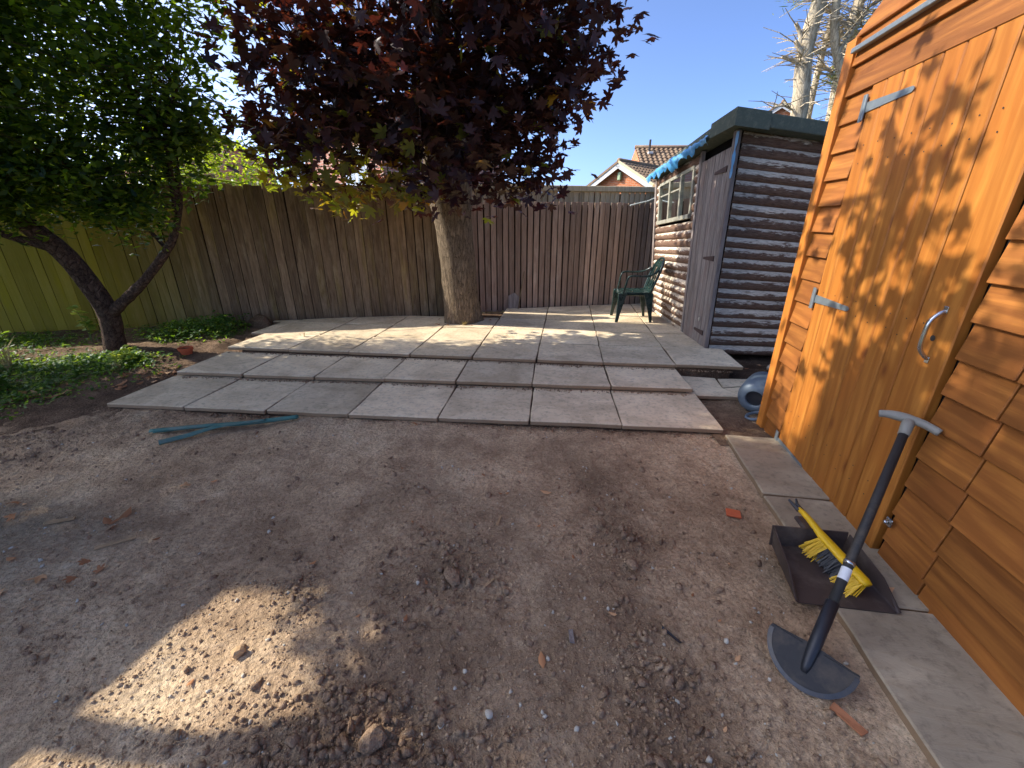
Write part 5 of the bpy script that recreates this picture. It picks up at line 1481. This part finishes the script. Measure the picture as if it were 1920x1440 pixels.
fallen(-.77, 2.93, .04, dead[1], 'orange-brown lobed leaf just below the lowest step')
fallen(.20, 2.05, .035, deado[2], 'pale tan oval leaf in the upper middle of the soil')
fallen(.11, 1.04, .03, deado[1], 'orange oval leaf chip in the lower middle of the soil')
fallen(1.60, 1.32, .035, deado[2], 'tan leaf on the path beside the shed boards', z=.037)
fallen(-2.13, 1.85, .05, deado[0], 'dark red-brown curled bark flake left of the soil')
fallen(-1.75, 3.02, .028, dead[1], 'small brown leaf at the end of the teal pipe')
for q in range(26):
    x = random.uniform(-2.9, -1.6); y = random.uniform(1.2, 2.2)
    fallen(x, y, random.uniform(.018, .044), random.choice(dead + deado), 'small brown fallen leaf in the scatter at the left of the soil', 'leaf scatter left of the soil')
for q in range(80):
    x = random.uniform(-4.9, -2.95); y = 3.15 + (x + 4.7) * .62 + random.uniform(-.18, .22)
    fallen(x, y, random.uniform(.025, .05), random.choice(dead + deado), 'brown fallen leaf along the front edge of the left bed', 'leaf litter along the bed edge', z=max(bz(x, y), float(soil_h(np.array(x), np.array(y))) if y < 3.3 else -1) + .012)
for q in range(22):
    x = random.uniform(-1.2, 1.1); y = random.uniform(.8, 2.4)
    fallen(x, y, random.uniform(.008, .018), random.choice(deado), 'tiny brown leaf chip on the open soil', 'leaf chips on the open soil')
for q in range(16):
    x = random.uniform(2.4, 3.4); y = random.uniform(3.7, 4.35)
    fallen(x, y, random.uniform(.02, .035), random.choice(dead + deado), 'small dry leaf on the dark earth below the old shed', 'leaves below the old shed', z=.03)
for q in range(14):
    a = random.uniform(0, 6.28)
    fallen(-.72 + math.cos(a) * random.uniform(.3, .48), 5.9 + math.sin(a) * .3, random.uniform(.02, .035), random.choice(dead), 'small dry leaf lying around the foot of the maple', 'leaves around the maple foot', z=.165)
def chip(x, y, l, w_, rz, label, mat=MAT_CHIP):
    m = MB().add([(-l / 2, -w_ / 2, 0), (l / 2, -w_ / 3, .002), (l / 2.2, w_ / 2, 0), (-l / 2.1, w_ / 2.4, .003), (-l / 2, -w_ / 2, .006), (l / 2, -w_ / 3, .008), (l / 2.2, w_ / 2, .006), (-l / 2.1, w_ / 2.4, .009)],
                 [(3, 2, 1, 0), (4, 5, 6, 7), (0, 1, 5, 4), (1, 2, 6, 5), (2, 3, 7, 6), (3, 0, 4, 7)])
    return tag(obj('wood_chip', m.mesh(), mat, M=T((x, y, soil_or(x, y) + .006)) @ RZ(rz)), label, 'wood chip')
chip(1.09, .85, .10, .035, 2.0, 'long orange-brown bark strip just in front of the edger blade', plain('orange_bark', srgb(176, 118, 82), .9, 0, .15, .2, 30))
chip(-.07, 1.79, .075, .012, 1.3, 'slim pale wood chip above the middle clod')
chip(-.10, 1.37, .06, .009, .8, 'slim brown splinter right of the middle clod')
chip(.23, 1.13, .055, .02, 1.5, 'short curved grey bark chip in the lower right soil', MAT_OLD_DOOR)
chip(-1.98, 1.63, .16, .02, .5, 'long brown splinter at the left of the soil')
chip(-2.42, 1.79, .13, .03, .3, 'thin reddish bark strip at the left edge of the soil')
chip(.62, 1.14, .085, .009, 2.2, 'dark narrow splinter half sunk in the smooth soil', MAT_BLACK)
